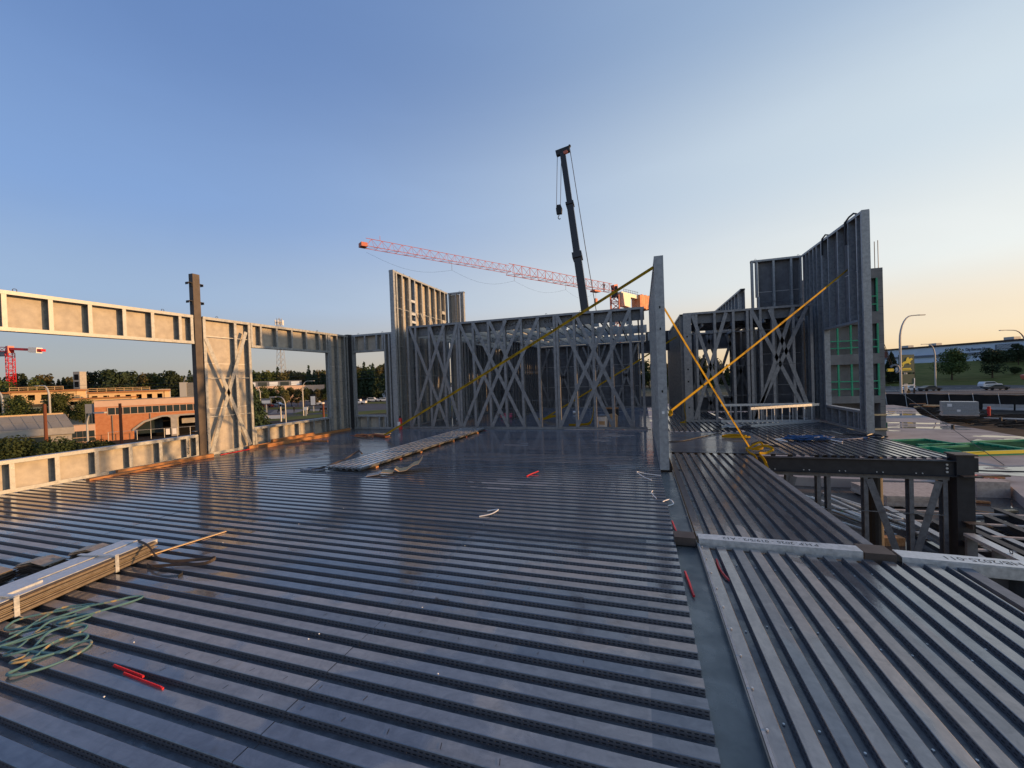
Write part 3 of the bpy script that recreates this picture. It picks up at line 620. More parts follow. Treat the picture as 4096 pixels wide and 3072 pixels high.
# beam, corner column and lower storey wall on the right
t = thing('steel_beam', 'dark primed steel beam carrying the edge of the right deck', 'beam', (2.1, 9.78, 0))
b = MB(); b.box(0, -.06, -.052, 3.52, .09, -.042); b.box(0, .01, -.33, 3.52, .02, -.052); b.box(0, -.06, -.342, 3.52, .09, -.33); b.build('web_plate', M['primer'], t)
for k in range(5):
    for q in (-.05, .05): MB().tube([(.5+k*.62+q, .008, -.30), (.5+k*.62+q, -.004, -.30)], .012, 8).build('bolt', M['galvbr'], t)
for z in (-.12, -.19, -.26): MB().tube([(3.40, .008, z), (3.40, -.006, z)], .02, 8).build('bolt', M['galvbr'], t)
t = thing('corner_column', 'dark square steel column with cap plates at the corner of the right deck', 'column', (5.64, 9.86, -4.6))
MB().box(-.02, -.12, 0, .24, .14, 4.66).build('tube', M['primer'], t); MB().box(-.05, -.15, 4.66, .28, .17, 4.685).build('cap_plate', M['post'], t)
b = MB(); b.box(.24, -.1, 4.35, .31, .12, 4.62); b.box(.0, -.26, 4.28, .28, -.12, 4.30); b.build('connection_plate', M['primer'], t)
for z in (3.42, 3.05, 2.7): b = MB(); b.box(.04, -.3, z, .34, -.12, z+.015); b.box(.1, -.28, z-.1, .12, -.12, z); b.build('connection_plate', M['post'], t)
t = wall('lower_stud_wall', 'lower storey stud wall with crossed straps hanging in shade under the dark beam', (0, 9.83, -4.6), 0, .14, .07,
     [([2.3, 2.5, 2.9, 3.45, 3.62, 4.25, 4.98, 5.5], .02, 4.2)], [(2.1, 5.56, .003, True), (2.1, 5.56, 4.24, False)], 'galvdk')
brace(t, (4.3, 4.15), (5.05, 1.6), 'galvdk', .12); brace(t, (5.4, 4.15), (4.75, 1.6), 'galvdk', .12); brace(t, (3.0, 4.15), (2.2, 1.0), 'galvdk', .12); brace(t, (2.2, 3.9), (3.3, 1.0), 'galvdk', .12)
for z in (3.5, 2.2): rod(t, 2.1, 5.5, z, -.03)
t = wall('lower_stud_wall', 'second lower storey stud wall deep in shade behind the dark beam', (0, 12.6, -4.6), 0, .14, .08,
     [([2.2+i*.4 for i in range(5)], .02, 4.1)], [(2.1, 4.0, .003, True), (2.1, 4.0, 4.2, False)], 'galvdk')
boards(t, [(.5, 3.0, .02, 4.1)], .15, 'boarddk', False)
one('round_column', MB().tube([(5.35, 12.0, -4.6), (5.35, 12.0, -.1)], .16, 16), M['primer'], 'round dark steel column standing in shade under the right deck', 'column')
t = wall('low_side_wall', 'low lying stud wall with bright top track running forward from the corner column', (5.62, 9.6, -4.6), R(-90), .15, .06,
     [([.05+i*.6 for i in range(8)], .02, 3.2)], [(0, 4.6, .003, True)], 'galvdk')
track(t, 0, 4.6, 3.25, .15, False, 'galvbr', .05, 'top_track'); eye(t, .9, 3.25)
one('angle_support', MB().box(.5, 4.9, -4.6, .6, 13.6, -.3), M['boarddk'], 'dark lower wall supporting the walkway deck beneath its left edge', 'wall')
one('dark_soffit_beam', MB().prism([(3.9, -.35), (5.5, -.35), (5.5, -1.1)], 13.0, 16.0, 'y'), M['primer'], 'dark sloping soffit panel under the right deck', 'soffit panel')
#@@PART2
# ------------------------------------------------------------------ far buildings on the left
VR = R(17.83)
def rail(b, x0, x1, y, z, h, n):
    for k in range(n+1): x = x0+(x1-x0)*k/n; b.box(x-.05, y-.05, z, x+.05, y+.05, z+h)
    for q in (h*.5, h): b.box(x0, y-.05, z+q-.06, x1, y+.05, z+q+.06)
# brick station building
V2 = R(48.8)
t = thing('brick_building', 'orange brick building with a long ribbon window and dark underpass', 'building', (-79.31, 37.52, GZ), V2)
MB().prism([(1.05,0),(5.25,0),(5.25,1.25),(6.7,2.5),(8.9,3.25),(10.8,3.3),(18,3.3),(18,5.25),(1.05,5.25)], 0, .5, 'y').build('brick_wall', M['brick'], t)
MB().prism([(1.05,.5),(5.25,.5),(5.25,.7),(1.05,3)], 0, 5.2).build('brick_return', M['brick'], t)
MB().prism([(1.05,0),(18,0),(17,4),(1.05,4)], 5.26, 6.2).build('stucco_band', M['stucco'], t)
MB().prism([(1.03,-.05),(18,-.05),(17,4.2),(1.03,4.2)], 6.2, 6.27).build('roof_edge', M['concdk'], t)
b = MB(); b.box(2.5, -.07, 5.06, 18, -.01, 5.12); b.box(2.5, -.07, 3.95, 18, -.01, 4.02)
for k in range(19): b.box(2.5+k*.86-.03, -.07, 4.02, 2.5+k*.86+.03, -.01, 5.06)
b.build('window_frame', M['stucco'], t)
for k in range(17): MB().box(2.54+k*.86, -.03, 4.03, 2.5+(k+1)*.86-.04, -.005, 5.05).build('window', M['glass'], t)
for k in range(17): MB().box(2.6+k*.86, -.025, 4.04, 2.6+k*.86+random.uniform(.1,.5), -.004+.001, 4.04+random.uniform(.1,.4)).build('sill_clutter', M['cladgrey'], t)
MB().box(0, .3, 0, 1.04, 3, 5.7).build('glass_stair', M['glass'], t); MB().box(-.02, .25, 4.4, 1.03, .29, 5.8).build('grey_panel', M['cladgrey'], t)
for k in range(4): MB().box(k*.33, .22, 2.4, k*.33+.04, .28, 4.4).build('mullion', M['cladgrey'], t)
MB().prism([(5.25,1.25),(6.7,2.5),(8.9,3.25),(18,3.3),(18,3.55),(8.8,3.5),(6.6,2.78),(5.25,1.6)], -.15, -.02, 'y').build('concrete_lintel', M['conc'], t)
MB().prism([(9.9,0),(10.7,0),(10.7,2.9),(11.1,3.31),(9.4,3.31),(9.9,3.0)], -.16, 1, 'y').build('concrete_pier', M['conc'], t)
MB().box(5.0, 3.5, 0, 16.5, 3.7, 3.3).build('dark_backing', M['dark'], t); MB().box(5.4, 1.6, .6, 8.6, 1.7, 2.9).build('glass_panel', M['glass'], t)
MB().box(11.1, 1.2, 1.9, 17, 1.8, 2.7).build('soffit_beam', M['conc'], t)
for k in range(14): MB().box(11.9, 1.2, 6.29+k*.17, 16.5, 1.26, 6.37+k*.17).build('louvre', M['lampgrey'], t)
MB().box(11.0, 1.1, 6.28, 11.9, 2.5, 8.7).build('roof_plant', M['lampgrey'], t); MB().box(11.9, 1.4, 6.28, 16.2, 1.8, 8.6).build('roof_plant', M['dark'], t)
for x in (3.0, 7.4): MB().tube([(x, -.08, .1), (x, -.08, 3.9)], .05, 6).build('drain_pipe', M['concdk'], t)
# chain link fence in front of it
t = thing('chain_fence', 'low wire fence with pale signs in front of the brick underpass', 'fence', (-79.31, 37.52, GZ), V2)
for k in range(9): MB().tube([(3+k*1.6, -2.2, 0), (3+k*1.6, -2.2, 1.5)], .04, 6).build('post', M['lampgrey'], t)
MB().tube([(3, -2.2, 1.5), (16, -2.2, 1.5)], .03, 5).build('rail', M['lampgrey'], t)
for x in (9.6, 10.4): MB().box(x, -2.3, .5, x+.5, -2.26, 1.4).build('sign_panel', M['white'], t)
# low building with sloping glazed roof
t = thing('glass_roof_building', 'low concrete building with a sloping roof of grey glazed panels', 'building', (-70.03-15*math.cos(V2), 32.1-15*math.sin(V2), GZ), V2)
EL = 15
for k in range(14):
    for q in range(2):
        u0 = EL-1.0*(k+1); s0, s1 = (0, .5) if q == 0 else (.53, 1.05); z0, z1 = (3.15, 3.95) if q == 0 else (3.99, 4.78); v0, v1 = (-.2, .3) if q == 0 else (.33, .85)
        MB().hexa([(u0+.03-s0,v0,z0),(u0+.97-s0,v0,z0),(u0+.97-s1,v1,z1),(u0+.03-s1,v1,z1),(u0+.03-s0,v0,z0+.04),(u0+.97-s0,v0,z0+.04),(u0+.97-s1,v1,z1+.04),(u0+.03-s1,v1,z1+.04)]).build('glass_panel', M['sglass'], t)
MB().hexa([(0,-.2,3.08),(EL,-.2,3.08),(EL-.3,.1,3.08),(0,.1,3.08),(0,.83,4.71),(EL-1.05,.83,4.71),(EL-1.3,1.1,4.71),(0,1.1,4.71)]).build('roof_frame', M['lampgrey'], t)
MB().prism([(0,0),(EL-.3,0),(EL-2.8,4),(0,4)], 0, 3.06).build('concrete_wall', M['conc'], t)
MB().box(0, .86, 4.74, EL-1.3, 1.0, 5.0).build('ridge_beam', M['woodlt'], t)
MB().box(0, -.35, 2.3, EL, -.2, 3.1).build('fascia', M['conc'], t)
for k in range(5): MB().box(EL-4.6-k*2.6, -.04, .1, EL-2.2-k*2.6, -.01, 2.1).build('window', M['glass'], t)
t = thing('station_entrance', 'low tan entrance block with dark paned windows beside the brick wall', 'building', (-78.54-5*math.cos(V2), 38.29-5*math.sin(V2), GZ), V2)
MB().prism([(0,0),(5,0),(4.7,1.2),(0,1.2)], 0, 2.74).build('wall', M['stucco'], t); MB().box(-.05, -.05, 2.74, 5, 1.2, 2.86).build('roof', M['concdk'], t)
for k in range(5):
    for q in (0, 1): MB().box(1.75+k*.64, -.04, .25+q*.65, 2.33+k*.64, -.01, .82+q*1.0).build('window', M['glass'], t)
# timber frame block under construction
def timber(name, label, loc, L, zt, nfl, dp=8):
    t = thing(name, label, 'building', loc, V2); h = (zt - GZ)/nfl
    for f in range(nfl):
        z = f*h; b = MB(); n = int(L/2.6)
        for k in range(n):
            u = k*L/n; w0, w1 = u+.7, u+L/n-.6; top = f == nfl-1
            b.box(u, 0, z, w0, .3, z+h*.86); b.box(w0, 0, z, w1, .3, z+h*.3); b.box(w0, 0, z+h*.68, w1, .3, z+h*.86); b.box(w1, 0, z, u+L/n, .3, z+h*.86)
        b.box(0, 0, z, .3, dp, z+h*.86); b.box(L-.3, 0, z, L, dp, z+h*.86)
        b.build('timber_wall', M['woodlt'], t); MB().box(-.3, -.4, z+h*.86, L+.3, dp, z+h).build('floor_slab', M['wood'], t)
        MB().box(.4, 3, z, L-.4, 3.1, z+h*.86).build('dark_interior', M['dark'], t)
    b = MB(); rail(b, 0, L*.8, -.2, zt-GZ, 1.1, int(L/2.5)); b.build('guard_rail', M['woodlt'], t)
    return t
timber('timber_building', 'half built timber frame block with guard rails left of the grey tower', (-172, 74, GZ), 18, .6, 2)
timber('timber_building', 'raised timber frame block with open windows right of the grey tower', (-171, 82, GZ), 19, 2.4, 2)
timber('timber_building', 'far left timber frame block behind the dark green trees', (-205, 66, GZ), 9, 3.3, 2)
timber('timber_building', 'jagged timber frame block half hidden by trees near the red crane', (-192, 73, GZ), 15, 3.6, 2)
t = thing('concrete_core', 'plain grey concrete stair core rising above the timber blocks', 'tower', (-201.6, 92.6, GZ), VR)
MB().box(0, 0, 0, 2.4, 2.4, 15.8).build('wall', M['conc'], t)
for k in range(4): MB().box(.4, -.05, 4.6+k*2.7, 2.0, .02, 6.7+k*2.7).build('opening', M['dark'], t)
t = thing('concrete_podium', 'long low raw concrete wall behind the timber blocks', 'building', (-226, 95, GZ), R(20)); MB().box(0, 0, 0, 44, 6, 8.3).build('wall', M['conc'], t)

def lattice(b, a, c, wd, n, r, rb=None, tri=False, updir=None):
    """square lattice boom from a to c: four chords (or three) with zigzag bracing"""
    a, c = Vector(a), Vector(c); d = (c-a).normalized(); ref = Vector(updir) if updir else (Vector((1,0,0)) if abs(d.z) > .8 else Vector((0,0,1)))
    x = d.cross(ref).normalized(); y = x.cross(d).normalized(); rb = rb or r*.6
    if tri: offs = [-x*wd/2 - y*wd*.45, x*wd/2 - y*wd*.45, y*wd*.55]
    else: offs = [-x*wd/2-y*wd/2, x*wd/2-y*wd/2, x*wd/2+y*wd/2, -x*wd/2+y*wd/2]
    for o in offs: b.tube([a+o, c+o], r, 4)
    P = [a + (c-a)*i/n for i in range(n+1)]; k = len(offs)
    for i in range(n):
        for j in range(k):
            o1, o2 = offs[j], offs[(j+1) % k]
            if tri and j > 0:
                top = offs[2]; bo = offs[1] if j == 1 else offs[0]; mid = (P[i]+P[i+1])/2
                b.tube([P[i]+bo, mid+top], rb, 4, cap=False); b.tube([mid+top, P[i+1]+bo], rb, 4, cap=False)
            else:
                if i % 2: o1, o2 = o2, o1
                b.tube([P[i]+o1, P[i+1]+o2], rb, 4, cap=False); b.tube([P[i]+offs[j], P[i]+offs[(j+1) % k]], rb, 4, cap=False)
    return b
# red tower crane far left
t = thing('tower_crane', 'bright red flat top tower crane at the far left horizon', 'crane', (-223.8, 85.6, GZ), 0)
lattice(MB(), (0,0,0), (0,0,23.6), 1.75, 18, .13, .07).build('mast', M['red'], t)
J = Vector((math.cos(VR), math.sin(VR), 0))
lattice(MB(), (0,0,24.9), tuple(-J*40+Vector((0,0,26.5))), 1.6, 14, .14, .08, tri=True).build('jib', M['red'], t)
b = MB(); b.bar((0,0,25.2), tuple(J*12.5+Vector((0,0,24.2))), 1.6, .9); b.build('counter_jib', M['red'], t)
b = MB(); b.bar(tuple(J*8+Vector((0,0,24.5))), tuple(J*11+Vector((0,0,24.2))), 2.0, 2.0); b.build('counterweight', M['white'], t)
MB().bar((-4,-1.3,23.4), (-1.2,-.4,23.4), 1.3, 1.8).build('cab', M['cladgrey'], t)
MB().box(-.8, -.8, 23.6, .8, .8, 26.2).build('slewing_head', M['red'], t)
# communication mast
t = thing('radio_mast', 'grey lattice radio mast with antennas above the window header', 'mast', (-221.5, 202.0, GZ), 0)
b = MB()
segs = [(0, 7.0), (8, 5.6), (20, 3.6), (34, 2.6), (52, 2.0)]
for (z0, w0), (z1, w1) in zip(segs[:-1], segs[1:]):
    n = max(2, int((z1-z0)/3))
    for i in range(n):
        a, c = z0+(z1-z0)*i/n, z0+(z1-z0)*(i+1)/n; wa, wc = w0+(w1-w0)*i/n, w0+(w1-w0)*(i+1)/n
        q = [(-1,-1),(1,-1),(1,1),(-1,1)]
        for k in range(4):
            p0, p1 = q[k], q[(k+1) % 4]
            b.tube([(p0[0]*wa/2,p0[1]*wa/2,a),(p0[0]*wc/2,p0[1]*wc/2,c)], .16, 4, cap=False)
            b.tube([(p0[0]*wa/2,p0[1]*wa/2,a),(p1[0]*wc/2,p1[1]*wc/2,c)], .09, 4, cap=False)
            b.tube([(p1[0]*wa/2,p1[1]*wa/2,a),(p0[0]*wc/2,p0[1]*wc/2,c)], .09, 4, cap=False)
b.build('lattice', M['lampgrey'], t)
for k in range(6):
    a = k*PI/3; MB().box(-.3, -.15, 0, .3, .15, 3.2).build('antenna', M['white'], t, (2.3*math.cos(a), 2.3*math.sin(a), 47.5), a)
MB().box(-1.6, -1.6, 49, 1.6, 1.6, 49.3).build('platform', M['lampgrey'], t)

# big red tower crane above the braced wall
t = thing('tower_crane', 'large red tower crane with a long jib and orange counterweight above the braced wall', 'crane', (-5.6, 103.5, GZ), 0)
zj = 1.8+20.7-GZ
lattice(MB(), (0,0,0), (0,0,zj-.8), 2.0, 16, .17, .10).build('mast', M['cranered'], t)
tipv = Vector((-38.68+5.6, 51.17-103.5, 0)); jd = tipv.normalized()
b = lattice(MB(), tuple(jd*1.0+Vector((0,0,zj+.9))), tuple(tipv*.55+Vector((0,0,zj+.7))), 2.0, 15, .062, .036, tri=True)
lattice(b, tuple(tipv*.55+Vector((0,0,zj+.7))), tuple(tipv+Vector((0,0,zj+.5))), 1.35, 17, .045, .024, tri=True); b.build('jib', M['cranered'], t)
MB().bar(tuple(tipv*1.0+Vector((0,0,zj+.1))), tuple(tipv*1.015+Vector((0,0,zj+.1))), 1.2, .6).build('jib_tip', M['cranered'], t)
b = MB(); p0 = tipv*.965; b.tube([tuple(p0+Vector((0,0,zj+1.2))), tuple(p0+Vector((0,0,zj+2.0)))], .04, 4); b.build('jib_antenna', M['cranered'], t)
b = MB()
lo = [1.0, .76, .53, .29, .14]
for f0, f1 in zip(lo[:-1], lo[1:]):
    A = tipv*f0+Vector((0,0,zj-.9-(.5 if f0 < 1 else 0))); B = tipv*f1+Vector((0,0,zj-1.4)); n = 8
    b.tube([tuple(A+(B-A)*i/n - Vector((0,0,1.4*math.sin(PI*i/n)))) for i in range(n+1)], .014, 3, cap=False)
    if f1 > .2: b.tube([tuple(tipv*f1+Vector((0,0,zj))), tuple(B)], .035, 3)
b.build('hanging_cable', M['primer'], t)
cj = -jd
side = Vector((cj.y, -cj.x, 0))
b = MB(); b.bar(tuple(cj*2+Vector((0,0,zj-.1))), tuple(cj*15+Vector((0,0,zj-.6))), 1.3, .9); b.build('counter_jib', M['cranewh'], t)
b = MB()
for k in range(6):
    c0 = cj*(9.6+k*.85)+Vector((0,0,zj-1.5)); b.bar(tuple(c0-side*1.3), tuple(c0+side*1.3), .8, 3.4+(.4 if k % 2 else 0))
b.build('counterweight', M['cranecw'], t)
b = MB(); b.hexa([tuple(v) for v in [cj*1.8+side*1.6+Vector((0,0,zj-3.4)), cj*4.2+side*1.6+Vector((0,0,zj-3.6)), cj*4.2+side*.0+Vector((0,0,zj-3.6)), cj*1.8+side*0+Vector((0,0,zj-3.4)), cj*1.2+side*1.6+Vector((0,0,zj-.2)), cj*4.6+side*1.6+Vector((0,0,zj-.4)), cj*4.6+Vector((0,0,zj-.4)), cj*1.2+Vector((0,0,zj-.2))]]); b.build('cab', M['cranewh'], t)
MB().bar(tuple(cj*1.2+Vector((0,0,zj-.9))), tuple(cj*5.4+Vector((0,0,zj-1.1))), .5, 1.0).build('machinery_deck', M['primer'], t)
b = MB(); b.bar((0,0,zj-1.2), (0,0,zj+1.4), 1.5, 1.5); b.build('slewing_head', M['primer'], t)
b = MB(); b.bar(tuple(jd*.8+Vector((0,0,zj+1.2))), tuple(-jd*.7+Vector((0,0,zj+1.6))), 1.0, 1.0); b.build('head_sheave', M['cranered'], t)
b = MB()
for k in range(7):
    q = cj*(3+k*1.0)+side*.6; b.tube([tuple(q+Vector((0,0,zj))), tuple(q+Vector((0,0,zj+1.1)))], .04, 4)
for h in (.55, 1.1): b.tube([tuple(cj*3+side*.6+Vector((0,0,zj+h))), tuple(cj*9.6+side*.6+Vector((0,0,zj+h-.2)))], .04, 4)
b.build('guard_rail', M['primer'], t)
b = MB(); tr = jd*6.5; b.bar(tuple(tr+Vector((0,0,zj-.6))), tuple(tr+jd*2.2+Vector((0,0,zj-.6))), 1.4, .35); b.tube([tuple(tr+jd+Vector((0,0,zj-.6))), tuple(tr+jd+Vector((0,0,zj-2.4)))], .03, 4); b.bar(tuple(tr+jd*.7+Vector((0,0,zj-2.8))), tuple(tr+jd*1.4+Vector((0,0,zj-2.8))), .5, 1.0); b.build('trolley', M['cranered'], t)

# people: one continuous skinned body
def person(name, label, joints, loc, rz, scale=1.0):
    V = list(joints.values()); names = list(joints); E = [('hip','chest'),('chest','neck'),('neck','head'),('chest','shL'),('shL','elL'),('elL','haL'),('chest','shR'),('shR','elR'),('elR','haR'),('hip','hpL'),('hpL','knL'),('knL','ftL'),('ftL','toL'),('hip','hpR'),('hpR','knR'),('knR','ftR'),('ftR','toR')]
    rad = dict(hip=.15, chest=.17, neck=.07, head=.115, shL=.08, shR=.08, elL=.05, elR=.05, haL=.04, haR=.04, hpL=.10, hpR=.10, knL=.07, knR=.07, ftL=.05, ftR=.05, toL=.045, toR=.045)
    me = bpy.data.meshes.new('body'); me.from_pydata(V, [(names.index(a), names.index(b)) for a, b in E], []); me.materials.append(M['cloth'])
    o = bpy.data.objects.new('tmp', me); COL.objects.link(o); o.modifiers.new('s', 'SKIN'); sub = o.modifiers.new('u', 'SUBSURF'); sub.levels = 1; sub.render_levels = 1
    for i, n in enumerate(names):
        r = rad[n]; me.skin_vertices[0].data[i].radius = (r, r); me.skin_vertices[0].data[i].use_root = n == 'hip'
    bpy.context.view_layer.update()
    m2 = bpy.data.meshes.new_from_object(o.evaluated_get(bpy.context.evaluated_depsgraph_get())); bpy.data.objects.remove(o); m2.name = 'body'
    m2.materials.append(M['skin'])
    t = thing(name, label, 'person', loc, rz); t.scale = (scale,)*3
    add('body', m2, t); h = Vector(joints['head'])
    b = MB(); n = 10
    for i in range(5):
        pass
    b.tube([tuple(h+Vector((0,0,.03))), tuple(h+Vector((0,0,.10))), tuple(h+Vector((0,0,.15)))], .13, 10, r1=.06); b.build('hard_hat', M['cladgrey'], t)
    return t
walk = dict(hip=(0,0,.95), chest=(0,.03,1.35), neck=(0,.04,1.52), head=(0,.06,1.66), shL=(-.2,.03,1.42), elL=(-.26,-.05,1.14), haL=(-.24,.05,.9), shR=(.2,.03,1.42), elR=(.26,.05,1.14), haR=(.24,.2,.95),
            hpL=(-.1,0,.9), knL=(-.1,.12,.5), ftL=(-.1,.05,.08), toL=(-.1,.2,.04), hpR=(.1,0,.9), knR=(.1,0,.5), ftR=(.1,-.2,.1), toR=(.1,-.06,.04))
climb = dict(hip=(0,0,.9), chest=(0,.12,1.28), neck=(0,.18,1.44), head=(0,.24,1.56), shL=(-.2,.14,1.34), elL=(-.3,.35,1.3), haL=(-.25,.5,1.5), shR=(.2,.14,1.34), elR=(.3,.3,1.15), haR=(.22,.5,1.1),
             hpL=(-.1,0,.85), knL=(-.12,.25,.5), ftL=(-.12,.05,.1), toL=(-.12,.2,.05), hpR=(.1,0,.85), knR=(.1,.05,.45), ftR=(.1,-.05,.08), toR=(.1,.1,.04))
pw = Vector((-5.6, 103.5, 0)) + jd*4.2
person('person', 'worker in dark clothes and hard hat standing on the crane jib', climb, (pw.x, pw.y, 1.8+20.7-.1), R(20), 1.15)
person('person', 'pedestrian in dark clothes walking on the path beyond the window', walk, (-93.0, 88.5, GZ+.05), R(60))

# mobile crane boom
t = thing('mobile_crane', 'dark telescopic crane boom with hanging hook block rising behind the braced wall', 'crane', (-3.6, 38.6, GZ))
A = Vector((0,0,2.0)); B = Vector((-7.6+3.6, 45.2-38.6, 26.9-GZ)); D = B-A
def bo(f): return A + D*f
b = MB(); b.bar(tuple(bo(0)), tuple(bo(.60)), .74, .78); b.build('boom_section', M['boom'], t)
b = MB(); b.bar(tuple(bo(.58)), tuple(bo(.60)), 1.0, 1.0); b.bar(tuple(bo(.60)), tuple(bo(.79)), .66, .7); b.build('boom_section', M['boom'], t)
b = MB(); b.bar(tuple(bo(.785)), tuple(bo(.795)), .84, .86); b.bar(tuple(bo(.79)), tuple(bo(1.0)), .57, .6); b.build('boom_section', M['boom'], t)
b = MB(); b.bar(tuple(B+Vector((-.75,0,.1))), tuple(B+Vector((.75,0,.35))), .5, .55); b.bar(tuple(B+Vector((.5,0,.3))), tuple(B+Vector((.85,0,.75))), .3, .2); b.build('boom_head', M['primer'], t)
MB().bar(tuple(B+Vector((.15,-.3,-.15))), tuple(B+Vector((.6,-.3,-.05))), .3, .28).build('sheave', M['cranered'], t)
hb = Vector((-8.16+3.6, 44.89-38.6, 20.9-GZ))
b = MB(); b.tube([tuple(hb+Vector((-.3,0,0))), tuple(B+Vector((-.62,0,0)))], .03, 4); b.tube([tuple(hb+Vector((.15,0,0))), tuple(B+Vector((-.1,-.3,0)))], .03, 4)
b.tube([tuple(B+Vector((.8,0,.4))), tuple(bo(.60)+Vector((.95,0,0))), tuple(bo(.05)+Vector((1.3,0,0)))], .035, 4); b.build('hoist_rope', M['primer'], t)
b = MB(); b.prism([(-.28,-.5),(.28,-.5),(.34,.1),(.2,.5),(-.2,.5),(-.34,.1)], -.2, .2, 'y'); b.build('hook_block', M['primer'], t, tuple(hb+Vector((0,0,-.3))))
b = MB(); b.tube([tuple(hb+Vector((.15*math.cos(a), 0, -1.15+.2*math.sin(a)))) for a in [PI/2+i*.5 for i in range(9)]], .05, 5); b.build('hook', M['primer'], t)
MB().box(-1.4, -5, .8, 1.4, 4, 1.7).build('carrier', M['cranered'], t); MB().box(-1.3, -1, 1.7, .2, 1.2, 3.2).build('cab', M['cranewh'], t)
for x in (-1.3, 1.3):
    for y in (-4, -2.2, 1.6, 3.2): MB().tube([(x-.2, y, .6), (x+.2, y, .6)], .6, 14).build('wheel', M['tyre'], t)

# ------------------------------------------------------------------ concrete tower on the right
t = thing('concrete_tower', 'unfinished concrete block tower with green framed openings and rebar on top', 'tower', (15.2, 43, -4.5), R(1.5))
X0, X1, OX0, OX1 = 0, 5.0, .58, 4.62; lv = [(0.9, 3.1), (3.75, 6.55), (7.45, 10.05), (11.1, 14.0)]
z = 0; b = MB()
b.box(X0, 0, 0, OX0, .4, 14.85); b.box(OX1, 0, 0, X1, .4, 14.85)
zs = [0] + [q for l in lv for q in l] + [14.85]
for i in range(0, len(zs), 2): b.box(OX0, 0.003, zs[i], OX1, .4, zs[i+1])
b.box(X0, .4, 0, X0+.3, 5, 14.85); b.box(X1-.3, .4, 0, X1, 5, 14.85); b.box(X0, 4.7, 0, X1, 5, 14.85); b.box(X0+.3, .4, 14.4, X1-.3, 4.7, 14.6); b.build('block_wall', M['concdk'], t)
for (a, c) in lv: MB().box(X0+.31, 1.6, a-.2, X1-.31, 1.7, c+.2).build('inner_wall', M['concdk'], t)
for i, (a, c) in enumerate(lv[1:]):
    b = MB()
    for k in range(5): u = OX0+.05+(OX1-OX0-.1)*k/4; b.box(u-.06, -.01, a, u+.06, .12, c)
    for q in (.22, .46): b.box(OX0, 0.0, a+(c-a)*q-.045, OX1, .10, a+(c-a)*q+.045)
    b.build('form_frame', M['green'], t)
    MB().box(OX0, .5, a, OX1, .54, c).build('form_panel', M['concdk'], t)
for (x, h) in ((3.3, 1.2), (3.7, 1.6), (4.55, 3.0), (4.8, 3.1), (2.2, 1.1)): MB().tube([(x, .2, 14.8), (x, .2, 14.8+h*.8)], .03, 4).build('rebar', M['primer'], t)
for z in (.75, 2.0): MB().box(2.0, -.12, z, X1+.02, -.02, z+.14).build('timber_rail', M['woodlt'], t)
for z in np.arange(.3, 14.6, .62): MB().box(OX1+.0, -.004, z, X1+.003, -.001, z+.012).build('block_joint', M['dark'], t)

# ------------------------------------------------------------------ slab objects, right
def jersey(loc, rz, label):
    b = MB(); b.prism([(-.32,0),(.32,0),(.3,.12),(.12,.35),(.09,.85),(-.09,.85),(-.12,.35),(-.3,.12)], 0, 3.0, 'x'); 
    o = one('concrete_barrier', b, M['conc'], label, 'barrier', (*loc, -5.45), rz, 'concrete barriers along the black fence'); return o
fa = math.atan2(79.2-89, 53.6-41.8)
for (xy, l) in (((46.2,91.6),'farthest pale concrete barrier right of the grey lamp pole'), ((47.0,88.6),'pale concrete barrier behind the bundle of grey steel'), ((48.4,85.0),'pale concrete barrier just right of the grey steel bundle'), ((50.4,81.6),'big pale concrete barrier in front of the fence near the right'), ((52.9,79.6),'pale concrete barrier cut off by the right edge of the photo')):
    jersey(xy, fa, l)
t = thing('site_fence', 'long sagging black fabric site fence behind the concrete barriers', 'fence', (30, 98.9, -5.6), fa)
b = MB(); L = 56; n = 56
for i in range(n):
    x0, x1 = L*i/n, L*(i+1)/n; f = lambda x: 2.45 - .10*abs(math.sin(x*PI/2.6)); 
    b.quad((x0, -.35, 0), (x1, -.35, 0), (x1, 0, f(x1)), (x0, 0, f(x0))); 
b.build('fabric', M['mesh'], t)
for k in range(22): MB().bar((k*2.6, -.5, 0), (k*2.6-.35, -.04, 2.6), .07, .07).build('post', M['lampgrey'], t)
MB().tube([(0, 0, 2.5), (L, 0, 2.5)], .035, 5).build('top_rail', M['lampgrey'], t)
def strips(n, sx, sy, sz, m, jit=.03):
    out = []
    for i in range(n):
        b = MB(); dx, dy = random.uniform(-jit, jit), random.uniform(-jit, jit); b.box(dx, dy, i*sz+.01, sx+dx, sy+dy, (i+1)*sz); out.append(b)
    return out
t = thing('steel_bundle', 'tall bundle of grey galvanised steel strapped on a wooden pallet on the slab', 'bundle', (35.0, 62.8, -4.5), R(-20))
for k, b in enumerate(strips(9, 3.0, 1.3, .17, 'galv', .05)): o = b.build('steel_layer', M['galv'], t, (0,0,.16))
MB().box(-.1, -.1, 0, 3.0, 1.3, .15).build('pallet', M['woodgr'], t); MB().box(.4, -.06, 1.1, .8, -.05, 1.45).build('label_sheet', M['white'], t); MB().box(1.2, -.06, .5, 1.5, -.05, .75).build('label_sheet', M['white'], t)
t = thing('form_frame_stack', 'flat green steel form frames lying on the wet slab behind the corner column', 'formwork', (19.2, 35.2, -4.5), R(17))
